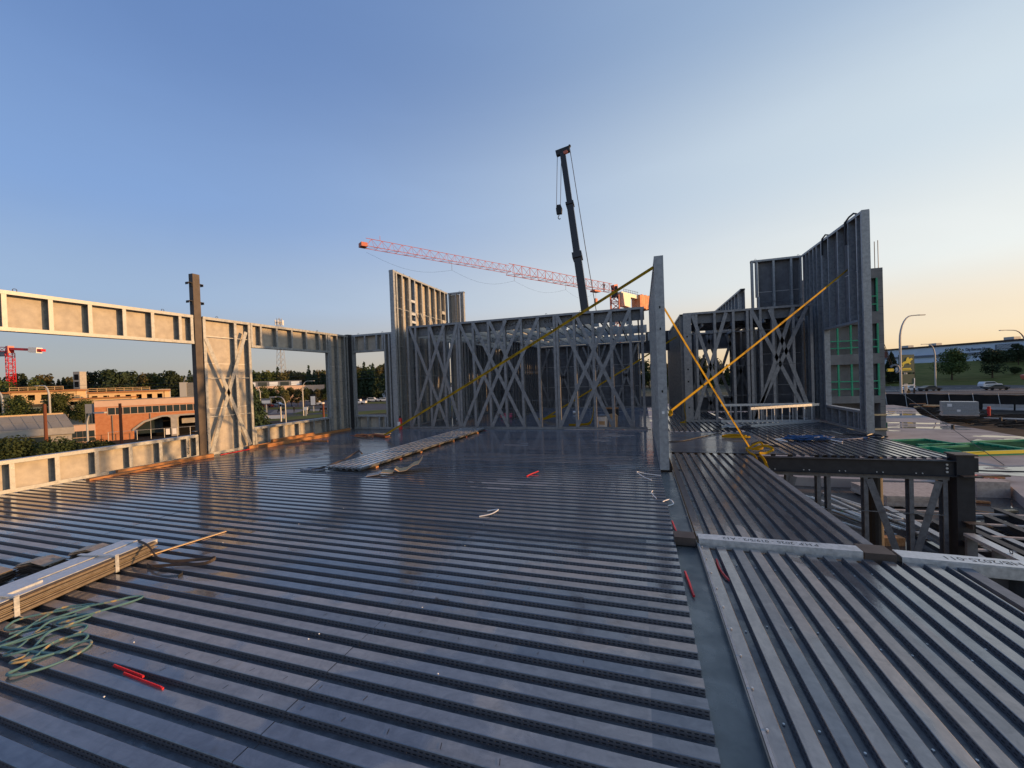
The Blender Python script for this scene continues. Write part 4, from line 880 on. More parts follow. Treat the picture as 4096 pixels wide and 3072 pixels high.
for (ox, oy, L, W_, z) in ((1.2, -.6, 4.6, 3.2, 0), (5.9, -.4, 4.2, 3.6, .0), (-.4, 1.5, 4.4, 3.2, .02)):
    b = MB(); b.box(ox, oy, z, ox+L, oy+.1, z+.34); b.box(ox, oy+W_-.1, z, ox+L, oy+W_, z+.34); b.box(ox, oy, z, ox+.1, oy+W_, z+.34); b.box(ox+L-.1, oy, z, ox+L, oy+W_, z+.34); b.build('form_frame', M['green'], t)
    MB().box(ox+.1, oy+.1, z+.02, ox+L-.1, oy+W_-.1, z+.06).build('form_panel', M['greendk'], t)
    for k in range(1, 7): MB().box(ox+.1, oy+k*W_/7-.03, z+.06, ox+L-.1, oy+k*W_/7+.03, z+.26).build('form_rib', M['greendk'], t)
MB().box(1.1, -.66, .12, 5.9, -.61, .34).build('painted_sun_edge', M['signyel'], t)  # yellow strip paints sunlight onto the front edge of the frame
one('form_board', MB().box(0, 0, 0, 1.6, .5, .5), M['greendk'], 'small dark green form block beside the concrete tower base', 'formwork', (22.3, 50.5, -4.5), R(10))
t = thing('debris_pile', 'low pile of black tarpaulin and orange boards at the slab edge', 'debris', (37.5, 74.5, -4.6), R(-20))
for k in range(8): MB().box(0, 0, 0, random.uniform(1.5,3.2), .25, .18).build('board', M[['black','woodlt','primer','wood'][k%4]], t, (random.uniform(0,4), random.uniform(-.6,.6), .1+k*.06), random.uniform(-.4,.4))
b = MB()
for k in range(260):
    az = random.uniform(24, 36); d = random.uniform(78, 93) - (az-24)*.9; p = pol(az, d); L = random.uniform(.6, 3.2); a = random.uniform(-.5, .5)
    b.bar((p.x, p.y, -5.38), (p.x+L*math.cos(a-.3), p.y+L*math.sin(a-.3), -5.3+random.uniform(0, .35)), random.uniform(.08,.3), .12)
b.build('site_rubble', M['dirt'], kind='stuff', label='dark churned soil and scrap between the slab and the fence', category='rubble')
t = thing('hydrant_marker', 'small red post standing in the dark soil near the slab edge', 'marker post', (43.2, 69.0, -5.45)); MB().tube([(0,0,0),(0,0,1.5)], .16, 8).build('post', M['red'], t); MB().tube([(-.25,0,1.1),(.25,0,1.1)], .09, 6).build('cap', M['red'], t)
one('survey_stake', MB().box(0,0,0,.12,.12,2.6), M['woodgr'], 'rough wooden stake standing at the right edge of the slab', 'stake', (38.5, 53.2, -4.5))
for k, (x, y) in enumerate(((22.2,51.0),(36.5,56.8),(28.5,49.8),(23.2,32.6),(31.8,44.8))):
    one('slab_stub', MB().tube([(0,0,0),(0,0,.4)], .12, 8), M['primer'], ['short dark pipe stub on the slab nearest the tower', 'short pipe stub on the slab below the red marker', 'short pipe stub in the middle of the wet slab', 'short pipe stub on the slab in front of the green frames', 'short pipe stub on the slab beyond the green frames'][k], 'pipe stub', (x, y, -4.5))
b = MB()
for k in range(6): b.bar((k*.1, 0, .1), (k*.1+6, -1+k*.3, .12+k*.02), .1, .1)
one('rebar_pile', b, M['galv'], 'flat pile of pale steel bars at the right edge of the slab', 'steel bars', (36.5, 59.0, -4.5), R(-38))
# pit area: plywood stack, scrap, beams
t = thing('plywood_stack', 'wide stack of weathered plywood sheets lying beyond the dark lower wall', 'plywood', (11.0, 23.6, -5.0), R(8))
for k in range(9): MB().box(random.uniform(-.02,.02), random.uniform(-.02,.02), .1+k*.055, 3.6, 2.6, .1+k*.055+.05).build('plywood_sheet', M['woodgr'], t)
for k in range(5): MB().box(.2+k*.8, 0, 0, .3+k*.8, 2.6, .1).build('bearer', M['primer'], t)
t = thing('stud_pile', 'loose pile of shiny galvanised studs on the lower slab', 'steel studs', (8.6, 20.2, -5.0), R(0))
for k in range(12): MB().box(0, 0, 0, .09, random.uniform(3,4.4), .05).build('stud', M['galvbr'], t, (random.uniform(0,1.6), random.uniform(-.5,.5), .04+k*.045), R(random.uniform(8,34)))
one('lumber_block', MB().box(0,0,0,.9,.3,.3), M['wood'], 'short reddish timber block beside the loose galvanised studs', 'timber', (8.4, 18.6, -5.0), R(10))
t = thing('beam_stack', 'rows of long dark steel beams with pale tops lying beyond the corner column', 'steel beams', (10.4, 12.6, -5.0), R(0))
for k in range(9):
    b = MB(); x = k*.78; L = random.uniform(9.0, 10.6); b.box(x-.13, 0, .30, x+.13, L, .325); b.box(x-.012, 0, .03, x+.012, L, .30); b.box(x-.13, 0, .0, x+.13, L, .03); b.build('beam', M['primer' if k % 3 else 'galv'], t, (0, random.uniform(-.5,.5), random.uniform(0,.2)), R(random.uniform(-1.5,2.5)))
for k in range(7): MB().box(-.3, 1+k*1.4, -.001, 5.2, 1.14+k*1.4, .06).build('bearer', M['woodgr'], t, (0,0,.35), R(2))
t = thing('scrap_timber', 'scattered offcut boards on the dirty lower slab by the concrete curb', 'boards', (14.2, 24.0, -5.0))
for (x, y, L, a, m) in ((-1.6,.8,2.2,-10,'woodgr'),(-1.2,.2,2.0,-28,'wood'),(-.9,.0,1.8,-34,'primer'),(.9,-.3,.9,18,'woodlt'),(2.0,-.4,1.6,22,'woodlt'),(-1.7,1.6,1.5,4,'woodlt'),(.2,1.4,1.4,-8,'wood'),(-.4,-1.2,1.5,12,'galv')):
    MB().box(0,0,0,L,.18,.09).build('board', M[m], t, (x, y, .02), R(a))
one('cardboard_box', MB().box(0,0,0,1.35,.7,.8), M['woodgr'], 'square brown box leaning on the concrete curb of the slab', 'box', (16.0, 26.4, -5.0), R(4))
t = thing('red_tarp', 'crumpled red plastic and scrap timber on the edge of the slab', 'tarp', (15.8, 27.8, -4.5), R(0))
b = MB(); n = 10; P = [[(i*.22, j*.2, .05+.16*abs(math.sin(i*1.7+j*2.3))) for j in range(5)] for i in range(n)]
for i in range(n-1):
    for j in range(4): b.quad(P[i][j], P[i+1][j], P[i+1][j+1], P[i][j+1])
b.build('sheet', M['red'], t)
for k in range(5): MB().box(0,0,0,1.6,.14,.08).build('board', M[['wood','primer','white'][k%3]], t, (-.8+k*.5, -.3+.1*k, .02+.04*k), R(random.uniform(-20,20)))
b = MB(); b.tube([(19.5, 22.5, -4.9), (27, 47, 1.6)], .03, 4); b.tube([(26, 40, -.4), (30.5, 70, 6)], .02, 4)
one('guy_cable', MB().tube([(20.8, 32.2, -4.45), (33.6, 70.5, -1.0), (40.3, 90, -3.0)], .03, 4), M['primer'], 'thin dark cable crossing the wet slab towards the fence', 'cable')
one('ground_cable', MB().tube([(15.5,31,-4.48),(19,30.5,-4.48),(25,30.8,-4.48),(31,32,-4.48)], .025, 4), M['black'], 'thin black cable lying across the near part of the slab', 'cable')
t = thing('crane_hook', 'small crane hook on slack ropes beside the concrete tower', 'hook', (35.9, 74.6, 0))
b = MB(); b.tube([(-6.2, -9, 8.2), (-.1, 0, 2.0)], .04, 4); b.tube([(-6.0, -9, 7.6), (-.3, 0, 1.8)], .04, 4); b.build('rope', M['primer'], t)
b = MB(); b.tube([(.2+.55*math.cos(a), 0, 1.3+.6*math.sin(a)) for a in [2.6-i*.55 for i in range(8)]], .15, 6); b.build('hook', M['cladgrey'], t)

# ------------------------------------------------------------------ hillside building, street furniture, right
bx, by = 132.2, 280.3; ang = math.atan2(224-280.3, 151.6-132.2)
t = thing('hill_building', 'long white clad building with a grey band and dark parapet on the hill', 'building', (bx-.8, by+2.2, 2.6), ang)
MB().box(0, 0, 0, 130, 20, 7.9).build('wall', M['blockwall'], t); MB().box(-.1, -.5, 7.8, 130, 20, 8.6).build('parapet', M['brown'], t); MB().box(0, -.6, 2.9, 130, -.05, 4.0).build('grey_band', M['cladgrey'], t)
MB().box(0, -.7, 3.8, 3, -.1, 7.4).build('red_panel', M['carred'], t)
for k, x in enumerate((14, 34)): MB().box(x, -.06, 0, x+1.6, -.01, 2.6).build('door', M['dark'], t)
for k in range(12): MB().box(48+k*3.4, -.06, 0, 49.7+k*3.4, -.01, 2.9).build('window', M['dark'], t)
for x in (8, 22, 53, 60): MB().box(x, 3, 8.6, x+3.6, 6, 9.9).build('roof_unit', M['lampgrey'], t)
fx = Matrix.Translation((0,-.15,0)) @ Matrix.Rotation(PI/2, 4, 'X')
MB().box(52.4, -.2, 4.7, 60.6, -.1, 6.9).build('sign_board', M['cladgrey'], t); 
text('sign_lettering', 'City Bancorp House', 1.9, M['cladgrey'], t, Matrix.Translation((46.0, -.2, 5.5)) @ Matrix.Rotation(PI/2, 4, 'X'), .1, sx=.62)
for q in range(3):
    b = MB(); b.tube([(53.2+i*.33, -.26, 6.3-q*.55+.14*math.sin(i*1.9+q)) for i in range(21)], .09, 4); b.build('sign_lettering', M['white'], t)
def lamp(name, label, loc, h, arm, d, double=False, r=.12):
    t = thing(name, label, 'street lamp', loc); dx, dy = math.cos(d), math.sin(d)
    pts = [(0,0,0), (0,0,h*.72)] + [(arm*(1-math.cos(a))*dx*.62, arm*(1-math.cos(a))*dy*.62, h*.72+(h*.28)*math.sin(a)) for a in [PI/2*k/7 for k in range(1, 8)]] + [(arm*dx, arm*dy, h*1.005)]
    MB().tube(pts, r, 8, r1=r*.45).build('pole', M['lampgrey'], t)
    MB().box(0, -.16, -.1, 1.1, .16, .06).build('lamp_head', M['lampgrey'], t, (arm*dx, arm*dy, h*1.005), d)
    return t
lamp('street_lamp', 'tall curved grey street lamp right of the concrete tower', (45.6, 92.4, -5.5), 16.4, 3.6, VR, r=.2)
lamp('street_lamp', 'smaller curved grey street lamp left of the big round tree', (77.5, 141.5, -5.5), 12.9, 2.6, VR+PI, r=.2)
lamp('street_lamp', 'curved grey street lamp leaving the picture at the right edge', (72.9, 107.0, -5.5), 13.5, 4.2, VR+PI, r=.18)
t = thing('store_sign', 'dark green roadside sign with a yellow galloping horse and rider', 'sign', (59.6, 119.0, GZ), VR)
MB().box(-1.3, 0, 5.6, 2.2, .3, 9.8).build('board', M['signgreen'], t); MB().box(.2, .05, 0, .55, .25, 5.6).build('post', M['lampgrey'], t); MB().box(-1.2, .0, 3.0, 2.2, .25, 5.2).build('lower_board', M['signgreen'], t)
for x in (-1.1, 2.0): MB().box(x, -.05, 1.9, x+.2, .2, 4.2).build('white_post', M['white'], t)
MB().box(-1.1, -.05, 2.5, 2.2, .1, 2.7).build('white_rail', M['white'], t); 
MB().box(.25, -.2, .7, .9, -.1, 1.3).build('small_sign', M['blackp'], t)
hp = [(-.9,7.0),(-.6,7.3),(-.8,7.7),(-.5,8.1),(.2,8.3),(.3,8.9),(.6,9.2),(.9,9.1),(.9,8.8),(1.5,9.0),(1.8,8.7),(1.4,8.4),(1.1,8.0),(1.4,7.6),(1.1,7.5),(.7,7.8),(0,7.7),(-.3,7.5),(-.4,7.1),(-.8,6.8)]
MB().prism(hp, -.06, -.01, 'y').build('horse_emblem', M['signyel'], t); MB().box(-1.0, -.06, 6.1, 1.5, -.01, 6.3).build('yellow_line', M['signyel'], t); MB().box(-.7, -.06, 6.4, 1.3, -.01, 6.65).build('yellow_line', M['signyel'], t)
b = MB(); b.box(-.12,-.12,0,.12,.12,8.0); one('utility_pole', b, M['bark'], 'dark wooden pole beside the green horse sign', 'pole', (64.7, 125.8, GZ))
t = thing('traffic_signal', 'yellow traffic signal arm in front of the dark trees right of the tower', 'traffic signal', (58.6, 124.4, GZ), VR); MB().box(0,0,6.2,4.6,.1,6.35).build('arm', M['lampgrey'], t); MB().box(.2,-.2,5.9,1.6,.2,6.6).build('signal_head', M['signyel'], t); MB().box(2.4,-.2,5.6,2.9,.2,6.8).build('signal_back', M['white'], t); MB().box(4.4,0,0,4.6,.2,6.4).build('pole', M['lampgrey'], t)
t = thing('excavator_bucket', 'red crane part with thin struts cut off by the right edge', 'crane part', (63.4, 91.5, -.6), VR)
MB().prism([(-1.2,.0),(2.5,1.0),(2.5,-1.6),(.8,-1.4),(-1.0,-.6)], 0, 1.2, 'y').build('bucket', M['cranered'], t)
b = MB(); b.tube([(-.9,.5,.2),(-.6,.5,1.4),(2.6,.5,1.9)], .06, 5); b.tube([(-.8,.5,1.3),(2.6,.5,.2)], .05, 5); b.tube([(.4,.5,1.6),(.6,.5,3.6)], .05, 5); b.build('strut', M['cranered'], t)

# ------------------------------------------------------------------ cars
def car(kind, m, loc, rz, label, group=None):
    t = thing('parked_car' if kind != 'pickup' else 'pickup_truck', label, 'truck' if kind == 'pickup' else 'car', (loc[0], loc[1], loc[2] if len(loc) > 2 else GZ+.06), rz, group)
    if kind == 'pickup': pr = [(-2.7,.45),(2.7,.45),(2.7,.95),(2.5,1.1),(1.4,1.15),(.8,1.8),(-.7,1.85),(-.8,1.2),(-2.7,1.2)]; gl = [(-.65,1.2),(1.15,1.2),(.75,1.7),(-.6,1.75)]
    elif kind == 'suv': pr = [(-2.3,.4),(2.3,.4),(2.3,.9),(2.1,1.05),(1.2,1.12),(.5,1.65),(-1.9,1.68),(-2.3,1.1)]; gl = [(-1.95,1.12),(1.0,1.12),(.45,1.55),(-1.75,1.58)]
    else: pr = [(-2.2,.35),(2.2,.35),(2.25,.75),(1.2,.95),(.5,1.42),(-.9,1.45),(-1.7,1.0),(-2.2,.9)]; gl = [(-1.45,.98),(1.0,.98),(.45,1.34),(-.85,1.36)]
    MB().prism(pr, -.88, .88, 'y').build('body', M[m], t); MB().prism(gl, -.89, .89, 'y').build('side_window', M['glass'], t)
    for x in (-1.45, 1.45):
        for y in (-.8, .8): MB().tube([(x, y-.1, .36), (x, y+.1, .36)], .36, 12).build('wheel', M['tyre'], t)
    return t
car('suv', 'carred', (-131.7, 113.2), VR, 'dark red car driving on the street beyond the window')
car('sedan', 'carwhite', (-133.8, 119.8), VR, 'white car behind the dark red car on the street')
car('suv', 'carwhite', (-116.2, 121.3), VR, 'white estate car on the street near the right window post')
car('pickup', 'carwhite', (-98.7, 122.8), VR+PI, 'white pickup truck driving past the small square window')
car('suv', 'carwhite', (-105.1, 139.5), VR, 'white car parked left of the pink tarp beyond the square window')
car('sedan', 'carwhite', (-100.6, 141.0), VR, 'white car parked farthest right beyond the square window')
car('suv', 'carwhite', (95.2, 151.5, GZ+.12), R(8), 'white hatchback driving up the road on the right')
car('sedan', 'cardark', (74.6, 138.4, GZ+.12), R(10), 'dark saloon on the road behind the black fence')
car('sedan', 'cardark', (87.0, 136.5, GZ+.12), R(5), 'dark car behind the black fence near the right edge')
car('suv', 'carred', (98.0, 136.0, GZ+.12), R(5), 'dark red car behind the fence cut by the right edge')
car('sedan', 'carwhite', (71.4, 140.0, GZ+.12), R(10), 'pale car on the road just left of the dark saloon')

# ------------------------------------------------------------------ lamps, poles, signs on the left
lamp('street_lamp', 'straight grey lamp pole at the far left above the glass roof', (-128.8, 47.9, GZ), 8.6, 1.8, VR+PI, r=.2)
lamp('street_lamp', 'grey lamp pole above the ridge of the glass roof', (-119.3, 50.9, GZ), 9.4, 1.8, VR+PI, r=.2)
lamp('street_lamp', 'curved lamp above the roof plant just left of the brown post', (-130.2, 84.2, GZ), 11.6, 2.2, VR, r=.14)
lamp('street_lamp', 'slim curved lamp standing before the brick wall of the station', (-55.3, 26.3, GZ), 5.3, .9, VR, r=.09)
lamp('street_lamp', 'curved lamp behind the spruce inside the large window', (-108.5, 91.2, GZ), 7.6, 1.6, VR+PI, r=.13)
lamp('street_lamp', 'nearest curved lamp on the grass inside the large window', (-60.6, 55.8, GZ), 5.6, 1.6, VR+PI, r=.10)
lamp('street_lamp', 'tall curved lamp beside the street in the middle of the large window', (-80.2, 79.1, GZ), 8.6, 1.9, VR, r=.13)
lamp('street_lamp', 'tall straight pale lamp pole left in the square window', (-51.1, 62.4, GZ), 9.2, .3, VR+PI, r=.10)
for (x, y, h, l, m) in ((-59.5, 25.0, 6.4, 'thick red brown wooden pole in front of the glass roof', 'barkred'), (-56.9, 30.0, 6.1, 'dark red wooden pole in front of the brick building', 'barkred'), (-45.3, 48.4, 4.6, 'slim red brown pole at the right side of the large window', 'barkred'), (-48.3, 58.0, 4.6, 'short dark wooden pole with crossarm in the square window', 'bark'), (-73.0, 66.0, 3.2, 'grey concrete post on the path inside the large window', 'lampgrey')):
    one('utility_pole', MB().tube([(0,0,0),(0,0,h)], .17, 8, r1=.13), M[m], l, 'pole', (x, y, GZ))
for k in range(3):
    b = MB(); n = 14; x0, x1 = -190+k*4, -60+k*3; b.tube([(x0+(x1-x0)*i/n, 70-k*3+(20)*i/n, 3.6+k*.8-1.2*math.sin(PI*i/n)) for i in range(n+1)], .035, 3, cap=False)
    one('overhead_wire', b, M['primer'], ['lowest overhead wire crossing above the timber blocks', 'middle overhead wire crossing above the timber blocks', 'highest overhead wire crossing above the timber blocks'][k], 'wire', group='overhead wires on the left')
def signb(name, label, loc, w, h, z, m, m2='lampgrey'):
    t = thing(name, label, 'sign', (loc[0], loc[1], GZ), VR); MB().box(-w/2, -.1, z, w/2, .1, z+h).build('board', M[m], t); MB().box(-w/2+.2, -.13, z+.2, w/2-.2, -.11, z+h-.5).build('panel', M['white'], t); MB().box(-.12, -.1, 0, .12, .1, z).build('post', M[m2], t); return t
signb('roadside_sign', 'white and grey roadside sign beside the spruce in the large window', (-93.5, 80.2), 2.6, 1.5, 3.0, 'cladgrey')
signb('roadside_sign', 'tall black and white roadside sign in the large window', (-89.6, 92.0), 1.7, 3.2, 1.7, 'blackp')
signb('roadside_sign', 'small white sign on the street median in the large window', (-84.0, 84.0), .9, .9, 1.2, 'cladgrey')
signb('roadside_sign', 'small round white sign on the tall curved lamp in the window', (-79.0, 78.6), .9, .8, 1.4, 'white')
for (x, y, w, l) in ((-80.2, 71.0, 4.2, 'long white hoarding board on the grass in the large window'), (-80.0, 67.0, 3.6, 'white hoarding board beside the spruce in the large window')):
    t = thing('hoarding', l, 'hoarding', (x, y, GZ), VR); MB().box(-w/2, 0, .1, w/2, .1, 1.0).build('board', M['stucco'], t); MB().box(-w/2+.1, -.02, .15, w/2-.1, -.005, .9).build('panel', M['white'], t)
for (x, y, l) in ((-88.5, 88.0, 'left dark bus bench on the grass island'), (-84.5, 90.0, 'right dark bus bench on the grass island'), (-98.0, 88.5, 'dark bench on the path beside the nearest lamp')):
    t = thing('bench', l, 'bench', (x, y, GZ+.06), VR); MB().box(-1,0,.45,1,.5,.52).build('seat', M['blackp'], t); MB().box(-1,.45,.55,1,.52,1.1).build('backrest', M['blackp'], t)
    for q in (-.9, .8): MB().box(q,0,0,q+.1,.5,.45).build('leg', M['primer'], t)
t = thing('tan_building', 'long low tan building with a white sign behind the hedge in the window', 'building', (-176, 137, GZ), V2); MB().box(0,0,0,36,12,7.9).build('wall', M['stucco'], t); MB().box(2,3,7.9,26,10,10.4).build('upper_floor', M['cladgrey'], t)
for k in range(5): MB().box(3+k*4.6, 2.9, 8.2, 6.6+k*4.6, 3, 10.0).build('window', M['glass' if k % 2 else 'blockwall'], t)
MB().box(3, -.2, 4.4, 15, -.05, 6.8).build('sign_panel', M['white'], t)
for (x, y, w, h, l) in ((-121.5, 166, 14, 5.2, 'white house with a dark framed panel beyond the square window'), (-102, 168, 22, 4.6, 'long white building with narrow windows at the right of the square window')):
    t = thing('white_building', l, 'building', (x, y, GZ), VR); MB().box(0,0,0,w,8,h).build('wall', M['blockwall'], t); MB().prism([(-.3,h),(w+.3,h),(w-.6,h+.6),(.6,h+.6)], 0, 8, 'y').build('roof', M['cladgrey'], t)
    for k in range(int(w/2.4)): MB().box(.6+k*2.4, -.05, 1.0, 1.5+k*2.4, -.01, 3.4).build('window', M['dark'], t)
t = thing('church', 'white gabled building half hidden by dark trees in the square window', 'church', (-113, 172, GZ), VR); MB().prism([(0,0),(16,0),(16,8),(9,14.5),(0,9.5)], 0, 9, 'y').build('wall', M['blockwall'], t); MB().prism([(-.5,9.4),(9,15.1),(16.5,8.2),(16.3,7.8),(9,14.5),(-.4,9.0)], -.4, 9.2, 'y').build('roof', M['brown'], t)

# ------------------------------------------------------------------ trees
def leafmat(name, c1, c2):
    m = mat(name, c1, .85, 0, c2, .9); t = m.node_tree; b = t.nodes['Principled BSDF']; src = b.inputs['Base Color'].links[0].from_socket
    oi = t.nodes.new('ShaderNodeObjectInfo'); hs = t.nodes.new('ShaderNodeHueSaturation'); mr = t.nodes.new('ShaderNodeMapRange'); mr.inputs[3].default_value = .7; mr.inputs[4].default_value = 1.35
    m2_ = t.nodes.new('ShaderNodeMapRange'); m2_.inputs[3].default_value = .475; m2_.inputs[4].default_value = .52
    t.links.new(oi.outputs['Random'], mr.inputs[0]); t.links.new(oi.outputs['Random'], m2_.inputs[0]); t.links.new(mr.outputs[0], hs.inputs['Value']); t.links.new(m2_.outputs[0], hs.inputs['Hue'])
    t.links.new(src, hs.inputs['Color']); t.links.new(hs.outputs[0], b.inputs['Base Color']); b.inputs['Specular IOR Level'].default_value = .15; return m
M['leafdk'] = leafmat('conifer_foliage', (.020, .034, .020), (.038, .055, .026)); M['leaf'] = leafmat('broadleaf_foliage', (.036, .055, .018), (.07, .088, .028)); M['leafol'] = leafmat('olive_foliage', (.062, .062, .026), (.105, .092, .04))
def leaves(C, Nrm, size, name, m):
    n = len(C); a = rng.normal(size=(n, 3)); a /= np.linalg.norm(a, axis=1)[:, None]
    x = np.cross(a, Nrm); x /= np.linalg.norm(x, axis=1)[:, None]+1e-9; y = np.cross(x, rng.normal(size=(n, 3))); y /= np.linalg.norm(y, axis=1)[:, None]+1e-9
    s = (size*rng.uniform(.5, 1.25, n))[:, None]; v = np.stack([C-x*s, C+y*s*.6, C+x*s, C-y*s*.6], 1).reshape(-1, 3)
    me = bpy.data.meshes.new(name); me.vertices.add(4*n); me.vertices.foreach_set('co', v.ravel().astype(np.float32)); me.loops.add(4*n); me.loops.foreach_set('vertex_index', np.arange(4*n, dtype=np.int32))
    me.polygons.add(n); me.polygons.foreach_set('loop_start', np.arange(0, 4*n, 4, dtype=np.int32)); me.materials.append(m); me.update(calc_edges=True); me.validate(); return me
def broad(n, h, wd, size, m, nb=14):
    cs = []; 
    for i in range(nb):
        t_ = rng.uniform(.28, .93); rr = wd*.5*math.sin(PI*min(1, (t_-.1)/.95))*.75; a = rng.uniform(0, 2*PI); cs.append((rr*math.cos(a)*rng.uniform(.2,1), rr*math.sin(a)*rng.uniform(.2,1), h*t_, wd*rng.uniform(.14, .26)))
    cs.append((0, 0, h*.86, wd*.22)); C = []; Nn = []
    for k in range(n):
        c = cs[rng.integers(len(cs))]; d = rng.normal(size=3); d /= np.linalg.norm(d); r = c[3]*rng.uniform(.55, 1.08); C.append((c[0]+d[0]*r, c[1]+d[1]*r, c[2]+d[2]*r*.85)); Nn.append(d)
    return leaves(np.array(C), np.array(Nn), size, 'crown', m)
def conif(n, h, wd, size, m, tiers=9):
    C = []; Nn = []
    for k in range(n):
        t_ = 1-math.sqrt(rng.uniform(0.001, 1)); t_ = min(.985, t_*1.02); z = h*(.08+.92*t_); tier = .72+.28*((1-((t_*tiers) % 1))); r = wd*.5*(1-t_)**.85*tier*rng.uniform(.35, 1.05)+.02
        a = rng.uniform(0, 2*PI); a = a + .25*math.sin(a*5+t_*9); C.append((r*math.cos(a), r*math.sin(a), z-.12*r)); Nn.append((math.cos(a), math.sin(a), .4))
    return leaves(np.array(C), np.array(Nn, float), size, 'crown', m)
def trunk(h, r, bent=0): return MB().tube([(0,0,-.3), (bent*.3,0,h*.4), (bent*.2,bent*.2,h*.92)], r, 7, r1=r*.2).mesh('trunk', M['bark'])
PB = [(broad(1500, 15, 11, .55, M['leaf']), trunk(12, .3)), (broad(1500, 14, 9, .55, M['leafol']), trunk(11, .28, .8)), (broad(1500, 16, 12, .6, M['leafdk'], 18), trunk(13, .35))]
PC = [(conif(1400, 14.5, 7.2, .6, M['leafdk']), trunk(14, .22)), (conif(1400, 16, 7.5, .6, M['leafdk'], 12), trunk(15.5, .22)), (conif(1300, 12.5, 6.5, .55, M['leaf'], 8), trunk(12, .2))]
def tree(proto, loc, s, label, group=None, sz=None, name=None):
    t = thing(name or 'tree', label, 'tree', (loc[0], loc[1], loc[2] if len(loc) > 2 else GZ), random.uniform(0, 6.28), group); t.scale = (s, s, sz or s)
    add('trunk', proto[1], t); add('crown', proto[0], t); return t
def belt(a0, a1, n, d0, d1, hs, labels, group):
    for k in range(n):
        az = a0 + (a1-a0)*(k+random.uniform(-.4,.4))/n; p = pol(az, random.uniform(d0, d1)); con = random.random() < .5
        pr = random.choice(PC if con else PB); s = random.uniform(*hs); tree(pr, (p.x, p.y), s, labels[0] if con else labels[1], group, name='conifer_tree' if con else 'broadleaf_tree')
belt(-75, -52, 84, 225, 290, (.86, 1.12), ('dark conifer in the tree belt behind the timber blocks', 'dark broadleaf tree in the belt behind the timber blocks'), 'tree belt behind the timber blocks')
belt(-52, -41, 46, 240, 300, (.95, 1.2), ('dark conifer in the tree belt beyond the large window', 'broadleaf tree in the tree belt beyond the large window'), 'tree belt beyond the large window')
belt(-41.5, -33, 34, 205, 250, (.95, 1.25), ('tall conifer in the tree belt beyond the square window', 'broadleaf tree in the tree belt beyond the square window'), 'tree belt beyond the square window')
belt(-4, 22, 40, 205, 250, (.8, 1.05), ('conifer standing far behind the braced walls', 'broadleaf tree standing far behind the braced walls'), 'trees far behind the braced walls')
for k in range(16): p = pol(-51.0+k*.72, 172+random.uniform(-6,6)); tree(random.choice(PB[:2]), (p.x, p.y), random.uniform(.42,.55), 'low bushy tree in the hedge row behind the street', 'hedge row trees behind the street')
for (px, py, s, l) in ((-100.5,161,.62,'round green tree near the post at the right of the large window'), (-112,158,.75,'dark tree in front of the white house'), (-105,160,.8,'dark tree between the white house and the gabled building'), (-97.5,162,.85,'dark tree in front of the gabled building')):
    tree(PB[2], (px, py), s, l, name='broadleaf_tree')
# nearer trees and shrubs, left
PN = (broad(4200, 9, 9, .26, M['leaf'], 22), trunk(6, .25)); PS = (conif(5200, 9.5, 6.4, .24, M['leafdk'], 11), trunk(9, .2)); M['leafsh'] = leafmat('shrub_foliage', (.022, .034, .014), (.045, .058, .020))
PSh = (broad(5200, 2.6, 4.4, .13, M['leafsh'], 26), trunk(1.5, .12))
for (x, y, s, l) in ((-131,46,.74,'green tree left of the grey lamp pole behind the glass roof'), (-127,50,.80,'green tree between the two lamp poles behind the glass roof'), (-123,53,.84,'tall green tree in the middle behind the glass roof'), (-119,56,.66,'green tree right of the lamp pole behind the glass roof'), (-134,42,.72,'leftmost green tree behind the glass roof')):
    tree(PN, (x, y), s, l, name='broadleaf_tree')
tree(PS, (-48.4, 39.6), .84, 'big dark spruce filling the left of the large window', name='spruce_tree')
for (x, y, s, l) in ((-60.5,19.5,1.05,'leftmost dark shrub below the glass roof'), (-58.5,21.8,1.1,'dark shrub left of the red brown pole'), (-56.6,24.6,.95,'green shrub just right of the red brown pole'), (-54.8,26.8,.82,'green shrub in front of the tan concrete wall'), (-53.0,29.4,.62,'low shrub in front of the paned windows'), (-63.5,19.0,1.2,'tall dark shrub in front of the dark station window')):
    tree(PSh, (x, y), s, l, name='shrub')
# right side
def rt(px_az, d, proto, s, l, z=None, name='broadleaf_tree'): 
    p = pol(px_az, d); t_ = (d-196)/66; z = (GZ+.05+7.9*max(0,t_)**1.15 if d > 196 else GZ) if z is None else z; return tree(proto, (p.x, p.y, z-.1), s, l, name=name)
rt(29.8, 212, PN, 1.22, 'big round green tree standing alone on the grass slope', z=-4.0); rt(32.3, 216, (broad(3500, 9, 9, .3, M['leafdk'], 18), PN[1]), 1.05, 'dark broad tree right of the big round tree', z=-3.4); rt(33.8, 246, PB[2], .5, 'dark tree beside the white building behind the slope', z=.5)
rt(25.6, 205, PS, 1.25, 'tall dark spruce behind the green horse sign', z=-4.5, name='spruce_tree'); rt(24.2, 200, PN, .85, 'dark bushy tree left of the horse sign', z=-4.8); rt(26.6, 208, PN, .6, 'small dark tree right of the horse sign', z=-4.4)
rt(33.6, 222, PSh, .8, 'smallest sapling on the grass slope', z=-2.3, name='shrub'); rt(34.6, 230, PSh, 1.0, 'young sapling near the right edge of the slope', z=-1.2, name='shrub')
for k in range(5): rt(32.6+k*.55, 255, PSh, 1.5, 'dark shrub in the hedge against the white building', z=2.2, name='shrub')['group'] = 'hedge against the white building'
# grass blades near the window lawn are too far to see: the slope carries a rough bump instead

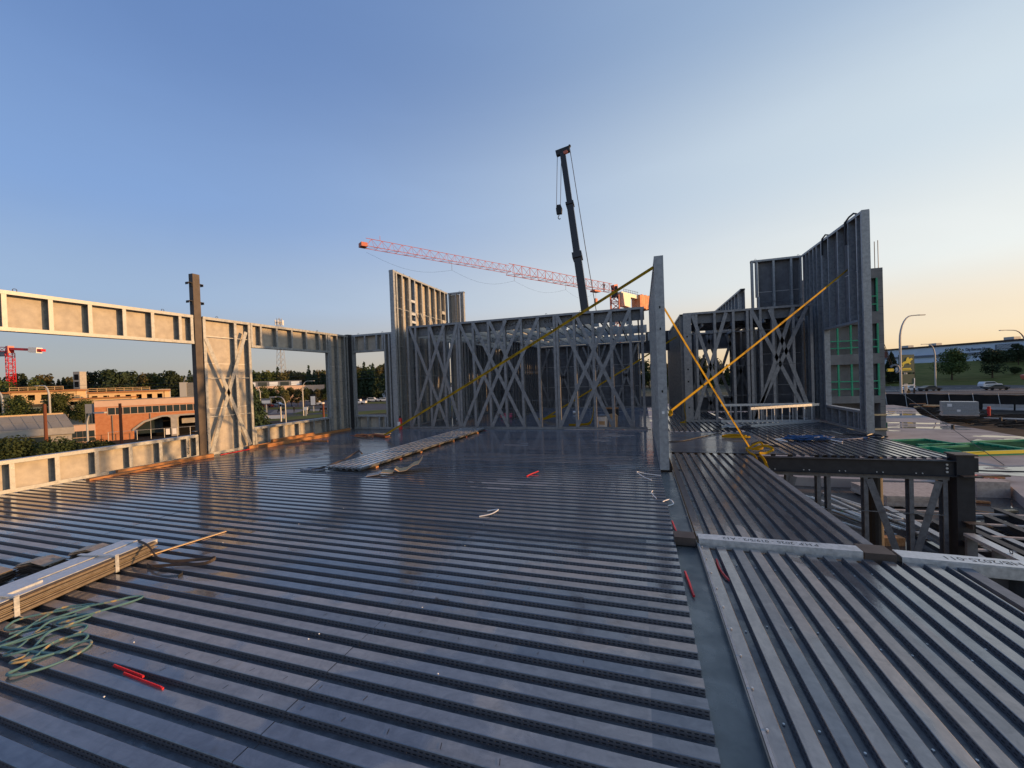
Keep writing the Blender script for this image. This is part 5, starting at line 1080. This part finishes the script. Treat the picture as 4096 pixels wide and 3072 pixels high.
# ------------------------------------------------------------------ straps
def strap(name, label, a, c, wd=.05, sag=0, n=1, words=(), side=(0,0,1)):
    a, c = Vector(a), Vector(c); t = thing(name, label, 'strap', tuple(a)); D = c-a; n = 8
    b = MB(); P = [D*i/n - Vector((0,0,sag*math.sin(PI*i/n))) for i in range(n+1)]
    for i in range(n): b.bar(tuple(P[i]), tuple(P[i+1]), .004, wd, side=side)
    b.build('webbing', M['yellow'], t)
    x = D.normalized(); 
    if x.x < 0: x = -x
    view = (Vector((0,0,H)) - (a+D*.5)).normalized(); y = view.cross(x).normalized(); z = x.cross(y)
    for f in words:
        o = D*f - Vector((0,0,sag*math.sin(PI*f))); zz = z*.006
        m = Matrix(((x.x,y.x,z.x,o.x+zz.x),(x.y,y.y,z.y,o.y+zz.y),(x.z,y.z,z.z,o.z+zz.z),(0,0,0,1)))
        text('lettering', 'ERICKSON', wd*.95, M['blackp'], t, m, .0004, sx=1.3)
    return t
strap('ratchet_strap', 'longest yellow lettered strap rising from the deck to the stub wall top', (-8.3, 11.5, .05), (.30, 8.5, 3.92), .062, .03, words=(.12,.2,.28,.36,.44,.52,.6,.68,.75,.81,.87,.93))
strap('ratchet_strap', 'yellow strap inside the room behind the braced wall', (-4.0, 16.7, .06), (1.5, 17.8, 3.34), .06, .02)
strap('ratchet_strap', 'yellow lettered strap slanting down right to the knot at the deck edge', (.46, 8.2, 3.05), (2.3, 10.25, .05), .046, .02, words=(.3,.55,.75,.9))
strap('ratchet_strap', 'yellow strap rising right to the tallest side wall', (.50, 8.4, 1.04), (5.74, 14.0, 4.6), .046, .02, words=(.35,.55,.62,.7))
def curl(name, label, cat, pts, r, m, flat=None, group=None):
    pts = [Vector(p) for p in pts]; P = []
    for i in range(len(pts)-1):
        p0, p1, p2, p3 = pts[max(0,i-1)], pts[i], pts[i+1], pts[min(len(pts)-1,i+2)]
        for k in range(5):
            t_ = k/5; P.append(.5*((2*p1)+(-p0+p2)*t_+(2*p0-5*p1+4*p2-p3)*t_*t_+(-p0+3*p1-3*p2+p3)*t_**3))
    P.append(pts[-1]); b = MB()
    if flat:
        for i in range(len(P)-1):
            if (P[i+1]-P[i]).length > 1e-4: b.bar(tuple(P[i]), tuple(P[i+1]+(P[i+1]-P[i]).normalized()*.004), r, flat, side=(0,0,1))
    else: b.tube([tuple(p) for p in P], r, 6)
    return one(name, b, M[m], label, cat, group=group)
curl('strap_tail', 'yellow strap knot with loops and a tail hanging off the deck edge', 'strap', [(2.25,10.15,.06),(2.33,10.12,.14),(2.48,10.15,.2),(2.52,10.1,.1),(2.4,10.05,.06),(2.2,10.1,.08),(2.2,9.95,.02),(2.25,9.62,.0),(2.27,9.58,-.12),(2.28,9.57,-.30)], .010, 'yellow', .04)
curl('strap_tail', 'loose tail of yellow webbing looped beside the knot', 'strap', [(2.3,10.1,.05),(2.5,9.95,.16),(2.66,9.9,.1),(2.5,9.85,.02),(2.35,9.72,.03),(2.42,9.60,-.1),(2.5,9.55,-.42)], .012, 'yellow', .05)
curl('strap_coil', 'flat coil of yellow webbing lying on the landing deck', 'strap', [(2.05,12.1,.03),(2.3,12.25,.05),(2.6,12.15,.04),(2.7,12.0,.05),(2.45,11.9,.06),(2.15,11.95,.05),(2.05,12.1,.05),(2.3,12.2,.08),(2.62,12.1,.07),(2.5,11.92,.06),(2.2,11.98,.05)], .014, 'yellow', .045)
curl('strap_knot', 'small yellow strap knot behind the stub wall end', 'strap', [(.50,8.4,1.04),(.54,8.42,1.07),(.56,8.4,1.02),(.52,8.38,.98),(.50,8.4,1.01),(.55,8.4,1.05)], .012, 'yellow', .035)
curl('strap_tail', 'thin yellow strap tail hanging on the corner of the right braced wall', 'strap', [(1.5,15.8,.8),(1.47,15.8,.5),(1.5,15.7,.1),(1.3,15.6,.03),(1.5,15.5,.03)], .01, 'yellow', .03)
curl('strap_tail', 'folded yellow strap end on the floor of the back room', 'strap', [(-4.3,16.8,.04),(-4.0,16.7,.06),(-3.5,16.7,.18),(-3.35,16.7,.02),(-3.3,16.6,-.0)], .012, 'yellow', .10)
curl('strap_tail', 'yellow strap draped on the floor behind the middle braced bay', 'strap', [(-2.6,14.8,.02),(-2.3,14.8,.03),(-1.9,15.0,.05),(-1.8,15.3,.2),(-1.78,15.6,.45),(-1.78,16,.7)], .012, 'yellow', .09)

# ------------------------------------------------------------------ things lying on the decks
def plank(label, a, c, w_, h_, z=0, m='wood', name='timber', group=None, cat='timber'):
    return one(name, MB().bar((a[0],a[1],z+h_/2), (c[0],c[1],z+h_/2), w_, h_), M[m], label, cat, group=group)
plank('long orange timber lying against the sill left of the brown post', (-11.12,5.75), (-10.98,7.75), .09, .09)
plank('flat timber board under the sunlit sill near the brown post', (-11.0,5.2), (-10.9,6.9), .14, .04)
plank('long timber lying along the base of the large window sill', (-11.14,8.9), (-11.10,13.2), .09, .09)
plank('thick sunlit timber in front of the large window sill', (-10.84,9.25), (-10.62,11.6), .10, .10)
plank('stacked timber on the sill timbers under the large window', (-11.02,9.6), (-10.96,11.2), .09, .09, .09)
plank('short thin timber lying loose beside the window timbers', (-10.55,10.35), (-9.65,10.45), .05, .04)
plank('red strip lying at the foot of the braced panel', (-11.05,8.0), (-11.08,8.9), .03, .015, m='red', name='red_strip', cat='strip')
t = thing('offcut_pile', 'scattered pile of timber offcuts near the foot of the long yellow strap', 'offcuts', (-8.9, 11.6, 0))
for k in range(14): MB().bar((0,0,.02+k*.004), (random.uniform(.5,.9),0,.02+k*.004), .05, .015).build('offcut', M[['wood','woodlt','barkred'][k%3]], t, (random.uniform(-.7,.2), random.uniform(-.3,.3), .01), R(random.uniform(-25,25)))
MB().bar((0,0,.06), (1.0,0,.05), .16, .05).build('offcut', M['barkred'], t, (0,.1,0), R(-25))
# stack of deck sheets on dunnage
t = thing('deck_sheet_stack', 'stack of loose ribbed deck sheets lying on timber across the main deck', 'deck sheets', (-6.42, 6.82, 0), R(-1.5))
M['sheetnew'] = mat('clean_deck_steel', (.42, .45, .48), .26, .55, (.52, .54, .56), 5, .34); stk = sheet_mesh(6.45, 6, 'Y').copy()
for i_, m_ in enumerate(('sheetnew', 'galvdk', 'galv')): stk.materials[i_] = M[m_]
for k in range(3): add('deck_sheet', stk, t, (k*.010, k*.02, .078+k*.008))
for k in range(7): MB().box(-.0, 0, .0, .955, .09, .038).build('timber_bearer', M['barkred' if k % 2 else 'wood'], t, (.01, .45+k*.88, 0), R(random.uniform(-2,2)))
b = MB(); b.tube([(-6.7,6.75,.03),(-6.5,6.95,.06),(-6.3,7.3,.16),(-6.15,7.6,.30),(-6.0,7.5,.25)], .02, 6); one('pry_bar', b, M['post'], 'bent dark bar with a taped grip leaning at the end of the sheet stack', 'bar')
one('rag', MB().prism([(-.25,-.1),(.2,-.12),(.28,.05),(.0,.15),(-.2,.08)], 0, .03), M['cladgrey'], 'small grey rag beside the end of the sheet stack', 'rag', (-6.75, 6.85, .0))
# folded cardboard
t = thing('cardboard', 'torn folded cardboard sheet curling up on the main deck', 'cardboard', (-4.95, 6.75, .005), R(28))
prof = [(-.28,0),(-.05,.02),(.0,.05),(.22,.03),(.26,.10),(.34,.05),(.48,.06),(.62,.15),(.72,.17),(.80,.27)]
for i in range(len(prof)-1):
    (x0,z0),(x1,z1) = prof[i],prof[i+1]; MB().hexa([(x0,-.12,z0),(x1,-.12,z1),(x1,.13+.02*i,z1),(x0,.13+.02*(i-1),z0),(x0,-.12,z0+.006),(x1,-.12,z1+.006),(x1,.13+.02*i,z1+.006),(x0,.13+.02*(i-1),z0+.006)]).build('fold', M['card' if i > 1 else 'woodgr'], t)
# white ties and red tubes
curl('zip_tie', 'white curled plastic tie on the main deck centre', 'tie', [(-2.08,4.86,.01),(-1.95,4.95,.02),(-1.88,5.05,.05),(-1.95,5.1,.03),(-2.05,5.08,.01)], .007, 'white')
curl('zip_tie', 'white bent wire tie near the foot of the stub wall', 'tie', [(.28,7.5,.01),(.05,7.55,.02),(-.12,7.5,.06),(.0,7.3,.02),(.12,7.15,.01)], .006, 'white')
curl('zip_tie', 'white curled tie hanging over the grey flat strip', 'tie', [(.12,6.5,.01),(.10,6.3,.03),(.16,6.1,.01)], .006, 'white')
curl('zip_tie', 'small white tie loop lying on the grey flat strip', 'tie', [(.24,6.0,.0),(.34,6.12,.0),(.38,6.0,-.02),(.3,5.92,-.03)], .007, 'white')
curl('red_tube', 'straight red tube lying along the grey flat strip near the seam', 'tube', [(.31,5.25,-.01),(.33,5.0,-.02),(.36,4.86,-.04)], .011, 'red')
curl('red_tube', 'longer straight red tube on the grey strip nearest the camera', 'tube', [(.33,3.95,-.02),(.345,3.75,-.02),(.36,3.55,-.03)], .011, 'red')
curl('red_tube', 'curved red tube lying in a valley of the ribbed side deck', 'tube', [(.645,4.28,-.02),(.64,4.1,-.02),(.66,3.95,-.02),(.70,3.83,-.025)], .011, 'red')
curl('red_tube', 'short bent red tube in the middle of the main deck', 'tube', [(-2.05,7.05,.01),(-2.0,7.2,.02),(-1.9,7.35,.04)], .012, 'red')
curl('red_tube', 'tiny red wire in front of the braced wall', 'tube', [(-5.6,13.2,.01),(-5.4,13.25,.02),(-5.25,13.15,.01)], .01, 'red')
t = thing('screw_strip', 'pair of red collated screw strips lying along a deck rib in the foreground', 'screw strip', (-3.36, 1.668, .002), R(-3))
MB().box(0, 0, 0, .32, .012, .010).build('strip', M['red'], t); MB().box(.16, -.022, 0, .56, -.011, .010).build('strip', M['red'], t)
for k in range(21): MB().tube([(.008+k*.0152, .006, .010), (.008+k*.0152, .006, .016)], .004, 6).build('screw', M['red'], t)
for k in range(26): MB().tube([(.165+k*.0152, -.017, .010), (.165+k*.0152, -.017, .016)], .004, 6).build('screw', M['red'], t)
# bundle of metal track in the left foreground
t = thing('track_bundle', 'sunlit strapped bundle of long thin steel angles at the left edge', 'steel angles', (-5.16, 2.98, 0), R(12))
for k in range(13):
    for x0, x1 in ((-.40, -.21), (-.19, 0)):
        b = MB(); e = random.uniform(-.07, .05); j = random.uniform(-.012, .010); z = .010+k*.0112
        b.box(x0+j, -3.4, z, x1+j, e, z+.0035); b.box(x1+j-.003, -3.4, z-.004, x1+j, e, z); b.build('angle', M['suntint' if k % 3 else 'post'], t)
for (x0, x1, y0, y1, z) in ((-.40,-.22,-1.5,.0,.155),(-.20,-.03,-1.3,.05,.15),(-.36,-.12,-2.6,-.9,.168),(-.18,.0,-3.4,-1.6,.155)):
    b = MB(); b.box(x0, y0, z, x1, y1, z+.004); b.box(x1-.003, y0, z-.035, x1, y1, z); b.build('angle', M['galvbr'], t)
for y in (-.42, -1.18, -2.2): b = MB(); b.box(-.42, y, .0, .012, y+.035, .004); b.box(.006, y, 0, .012, y+.035, .165); b.box(-.42, y, .172, .012, y+.035, .177); b.build('steel_band', M['galvbr'], t)
t = thing('clip_pile', 'dark pile of stacked bent steel clips behind the strapped bundle', 'steel clips', (-6.0, 2.25, 0), R(20))
for q, (x, y, n) in enumerate(((-.45,-.35,6),(-.15,-.1,8),(.15,.08,9),(.48,.28,11),(-.7,-.6,7),(-.2,-.5,5))):
    for k in range(n):
        b = MB(); b.hexa([(-.15,-.09,0),(.02,-.09,.03),(.02,.09,.03),(-.15,.09,0),(-.15,-.09,.006),(.02,-.09,.036),(.02,.09,.036),(-.15,.09,.006)]); b.hexa([(.02,-.09,.03),(.17,-.09,-.01),(.17,.09,-.01),(.02,.09,.03),(.02,-.09,.036),(.17,-.09,-.004),(.17,.09,-.004),(.02,.09,.036)])
        b.build('clip', M['post' if k < n-2 else 'suntint'], t, (x+random.uniform(-.015,.015), y+random.uniform(-.012,.012), .012+k*.0125), R(random.uniform(-7,7)))
t = thing('banding_strip', 'thin sunlit steel strip crossing the ribs beyond the strapped bundle', 'strip', (-5.22, 2.95, .0), R(-12)); MB().box(0,0,.004,.035,.75,.012).build('strip', M['woodlt'], t)
curl('banding_loop', 'dark looped steel band at the end of the strapped bundle', 'band', [(-5.3,2.9,.17),(-5.05,2.85,.16),(-4.75,2.8,.06),(-4.4,2.95,.04),(-4.25,2.98,.06),(-4.3,2.9,.03),(-4.6,2.82,.02),(-4.85,2.72,.02)], .004, 'post', .03)
curl('banding_loop', 'second dark steel band curled on the deck beside the bundle', 'band', [(-4.9,2.75,.02),(-4.6,2.68,.03),(-4.35,2.72,.02),(-4.3,2.66,.01)], .004, 'primer', .03)
# teal hose loops
pts = []
for (cx, cy, rx, ry, ph) in ((-4.33,2.10,.25,.075,1.15),(-4.62,1.92,.24,.10,1.0),(-4.4,1.80,.24,.10,1.2),(-4.2,1.72,.20,.10,1.25),(-4.02,1.66,.18,.085,1.2),(-3.87,1.60,.19,.09,1.3),(-4.5,1.62,.22,.10,1.1)):
    for k in range(9):
        a = 2*PI*k/9 + 2.2; pts.append((cx+rx*math.cos(a)*math.cos(ph)-ry*math.sin(a)*math.sin(ph), cy+rx*math.cos(a)*math.sin(ph)+ry*math.sin(a)*math.cos(ph), .012+.01*math.sin(k*1.3+cx*5)))
curl('air_hose', 'loose loops of thin teal hose on the foreground deck', 'hose', pts, .0085, 'teal')
# blue rope pile
pts = []
for k in range(46):
    a = k*2.4; pts.append((3.95+.55*math.cos(a)*random.uniform(.5,1.1), 11.85+.28*math.sin(a)*random.uniform(.4,1.1), .03+.08*random.random()))
pts += [(4.6,11.95,.02),(5.2,12.2,.015),(5.6,12.5,.015)]
curl('rope_pile', 'tangled pile of blue rope on the balcony deck', 'rope', pts, .018, 'blue')
curl('rope_end', 'pale end of rope curled beside the blue rope pile', 'rope', [(3.4,11.5,.02),(3.2,11.7,.04),(3.4,11.85,.03),(3.7,11.8,.06),(3.9,12.0,.1),(4.1,11.9,.08),(4.45,11.7,.03),(4.55,11.55,.02)], .015, 'white')
curl('black_hose', 'black hose coil hanging over the corner of the balcony deck', 'hose', [(5.1,12.9,.03),(5.5,12.8,.02),(5.75,12.5,.04),(5.6,12.2,.03),(5.4,12.4,.04),(5.7,12.75,.05),(5.85,12.45,.02)], .02, 'black')
curl('black_cable', 'black cable winding across the landing deck to the stub wall', 'cable', [(.55,11.2,.02),(1.0,11.4,.02),(1.5,12.1,.02),(1.9,12.6,.02),(2.2,13.0,.03),(2.0,13.4,.02),(2.4,13.7,.02),(3.0,13.6,.04),(2.8,14.1,.03),(3.4,14.0,.02)], .014, 'black')
curl('black_cable', 'black cable tangle near the foot of the ladders', 'cable', [(2.1,13.8,.02),(2.6,14.2,.03),(2.3,14.6,.02),(3.0,14.5,.03),(3.3,14.2,.02),(2.9,13.9,.03),(2.5,14.0,.02)], .014, 'black')
curl('black_tape', 'crumpled strip of black tape on the landing deck', 'tape', [(2.5,11.0,.02),(2.7,11.1,.06),(2.85,10.95,.03),(2.7,10.8,.02),(3.0,10.75,.02)], .006, 'black', .05)
# ladders on edge
def ladder(label, a, c, h=.46):
    a, c = Vector((a[0],a[1],0)), Vector((c[0],c[1],0)); t = thing('ladder', label, 'ladder', tuple(a)); D = c-a; L = D.length; n = int(L/.3)
    for z in (.05, h): MB().bar((0,0,z), tuple(D+Vector((0,0,z))), .03, .08).build('rail', M['galvbr'], t)
    for k in range(1, n): p = D*k/n; MB().tube([(p.x,p.y,.05),(p.x,p.y,h)], .017, 6).build('rung', M['galvbr'], t)
    return t
ladder('aluminium ladder lying on edge in front of the right braced wall', (3.28,14.42), (5.62,15.85), .60); ladder('second aluminium ladder on edge close against the right braced wall', (2.65,15.72), (5.5,15.88), .62)
one('plastic_sheet', MB().prism([(0,0),(.5,.1),(.75,.4),(.6,.8),(.25,.7),(.05,.35)], 0, .02), M['galvbr'], 'crumpled pale plastic sheet near the right braced wall', 'sheet', (2.4, 14.2, .01))
# items at and behind the braced wall
t = thing('fire_extinguisher', 'red fire extinguisher standing at the foot of the tall sunlit wall', 'extinguisher', (-8.98, 13.52, 0)); MB().tube([(0,0,0),(0,0,.38),(0,0,.44)], .085, 12, r1=.075).build('cylinder', M['red'], t); MB().tube([(0,0,.44),(0,0,.52)], .03, 8).build('valve', M['black'], t); MB().box(-.06,-.09,.14,.06,-.083,.3).build('label_patch', M['white'], t)
t = thing('bucket', 'white plastic bucket behind the right bay of the braced wall', 'bucket', (-1.35, 14.5, 0)); MB().tube([(0,0,0),(0,0,.40)], .17, 14, r1=.20).build('pail', M['white'], t); MB().tube([(0,0,.38),(0,0,.42)], .215, 14).build('rim', M['cladgrey'], t); MB().box(-.1,-.21,.1,.1,-.195,.22).build('label_patch', M['card'], t)
t = thing('paper_sack', 'tan paper sack standing beside the white bucket', 'sack', (-.98, 14.55, 0)); MB().prism([(-.14,0),(.14,0),(.16,.38),(.08,.46),(-.12,.44)], -.1, .1, 'y').build('bag', M['card'], t)
curl('cable_coil', 'pink cable coil on the floor behind the braced wall', 'cable', [(-5.9+.35*math.cos(a), 17.6+.35*math.sin(a), .03+.01*a) for a in [k*.8 for k in range(20)]], .02, 'pink')
for k in range(2): one('paint_roll', MB().tube([(0,0,.08),(.3,.02,.08)], .07, 10), M['white'], ['white roll lying behind the first braced bay', 'pale roll lying deep in the room behind the braced wall'][k], 'roll', ((-8.0, 16.5, 0), (-3.2, 19.5, 0))[k])
t = thing('tool_box', 'dark tool box with an orange lid deep in the back room', 'tool box', (-1.6, 18.5, 0)); MB().box(0,0,0,.6,.3,.3).build('case', M['black'], t); MB().box(0,0,.3,.6,.3,.36).build('lid', M['wood'], t)
# writing and marker ticks on the near crests
def on_deck(s, x, y, size, rz=0): 
    t_ = text('handwriting', s, size, M['blackp'], None, Matrix.Translation((x, y, .0035)) @ Matrix.Rotation(rz, 4, 'Z'), .0002); t_['kind'] = 'thing'; t_['category'] = 'marking'; return t_
on_deck('CANAM', -.55, 3.24, .030)['label'] = 'small printed maker mark on a deck rib right of the centre'
on_deck('CANAM', -1.42, 3.70, .030)['label'] = 'small printed maker mark on a deck rib further back near the centre'
on_deck('Bend', -1.62, 2.93, .06)['label'] = 'black handwritten word on a deck rib just right of the sheet seam'
b = MB()
for row, n in ((3, 14), (7, 10), (12, 16), (13, 8), (17, 12), (22, 10), (27, 9)):
    y = -.47 + (row+2)*PITCH*1 + .04; 
    for k in range(n):
        x = -3.6+k*.29+random.uniform(-.02,.02); a = random.uniform(-.01,.01); L = random.uniform(.018,.036); b.bar((x, y-L/2, .0032), (x+a, y+L/2, .0032), .0028, .0004)
b.build('marker_ticks', M['blackp'], kind='stuff', label='short black marker ticks drawn across the near deck ribs', category='marks')
b = MB()
for k in range(12): x, y = random.uniform(-5, 0), random.uniform(.8, 5); b.box(x, y, .002, x+.008, y+.007, .007)
b.build('foam_crumbs', M['white'], kind='stuff', label='tiny white crumbs scattered over the near deck', category='crumbs')
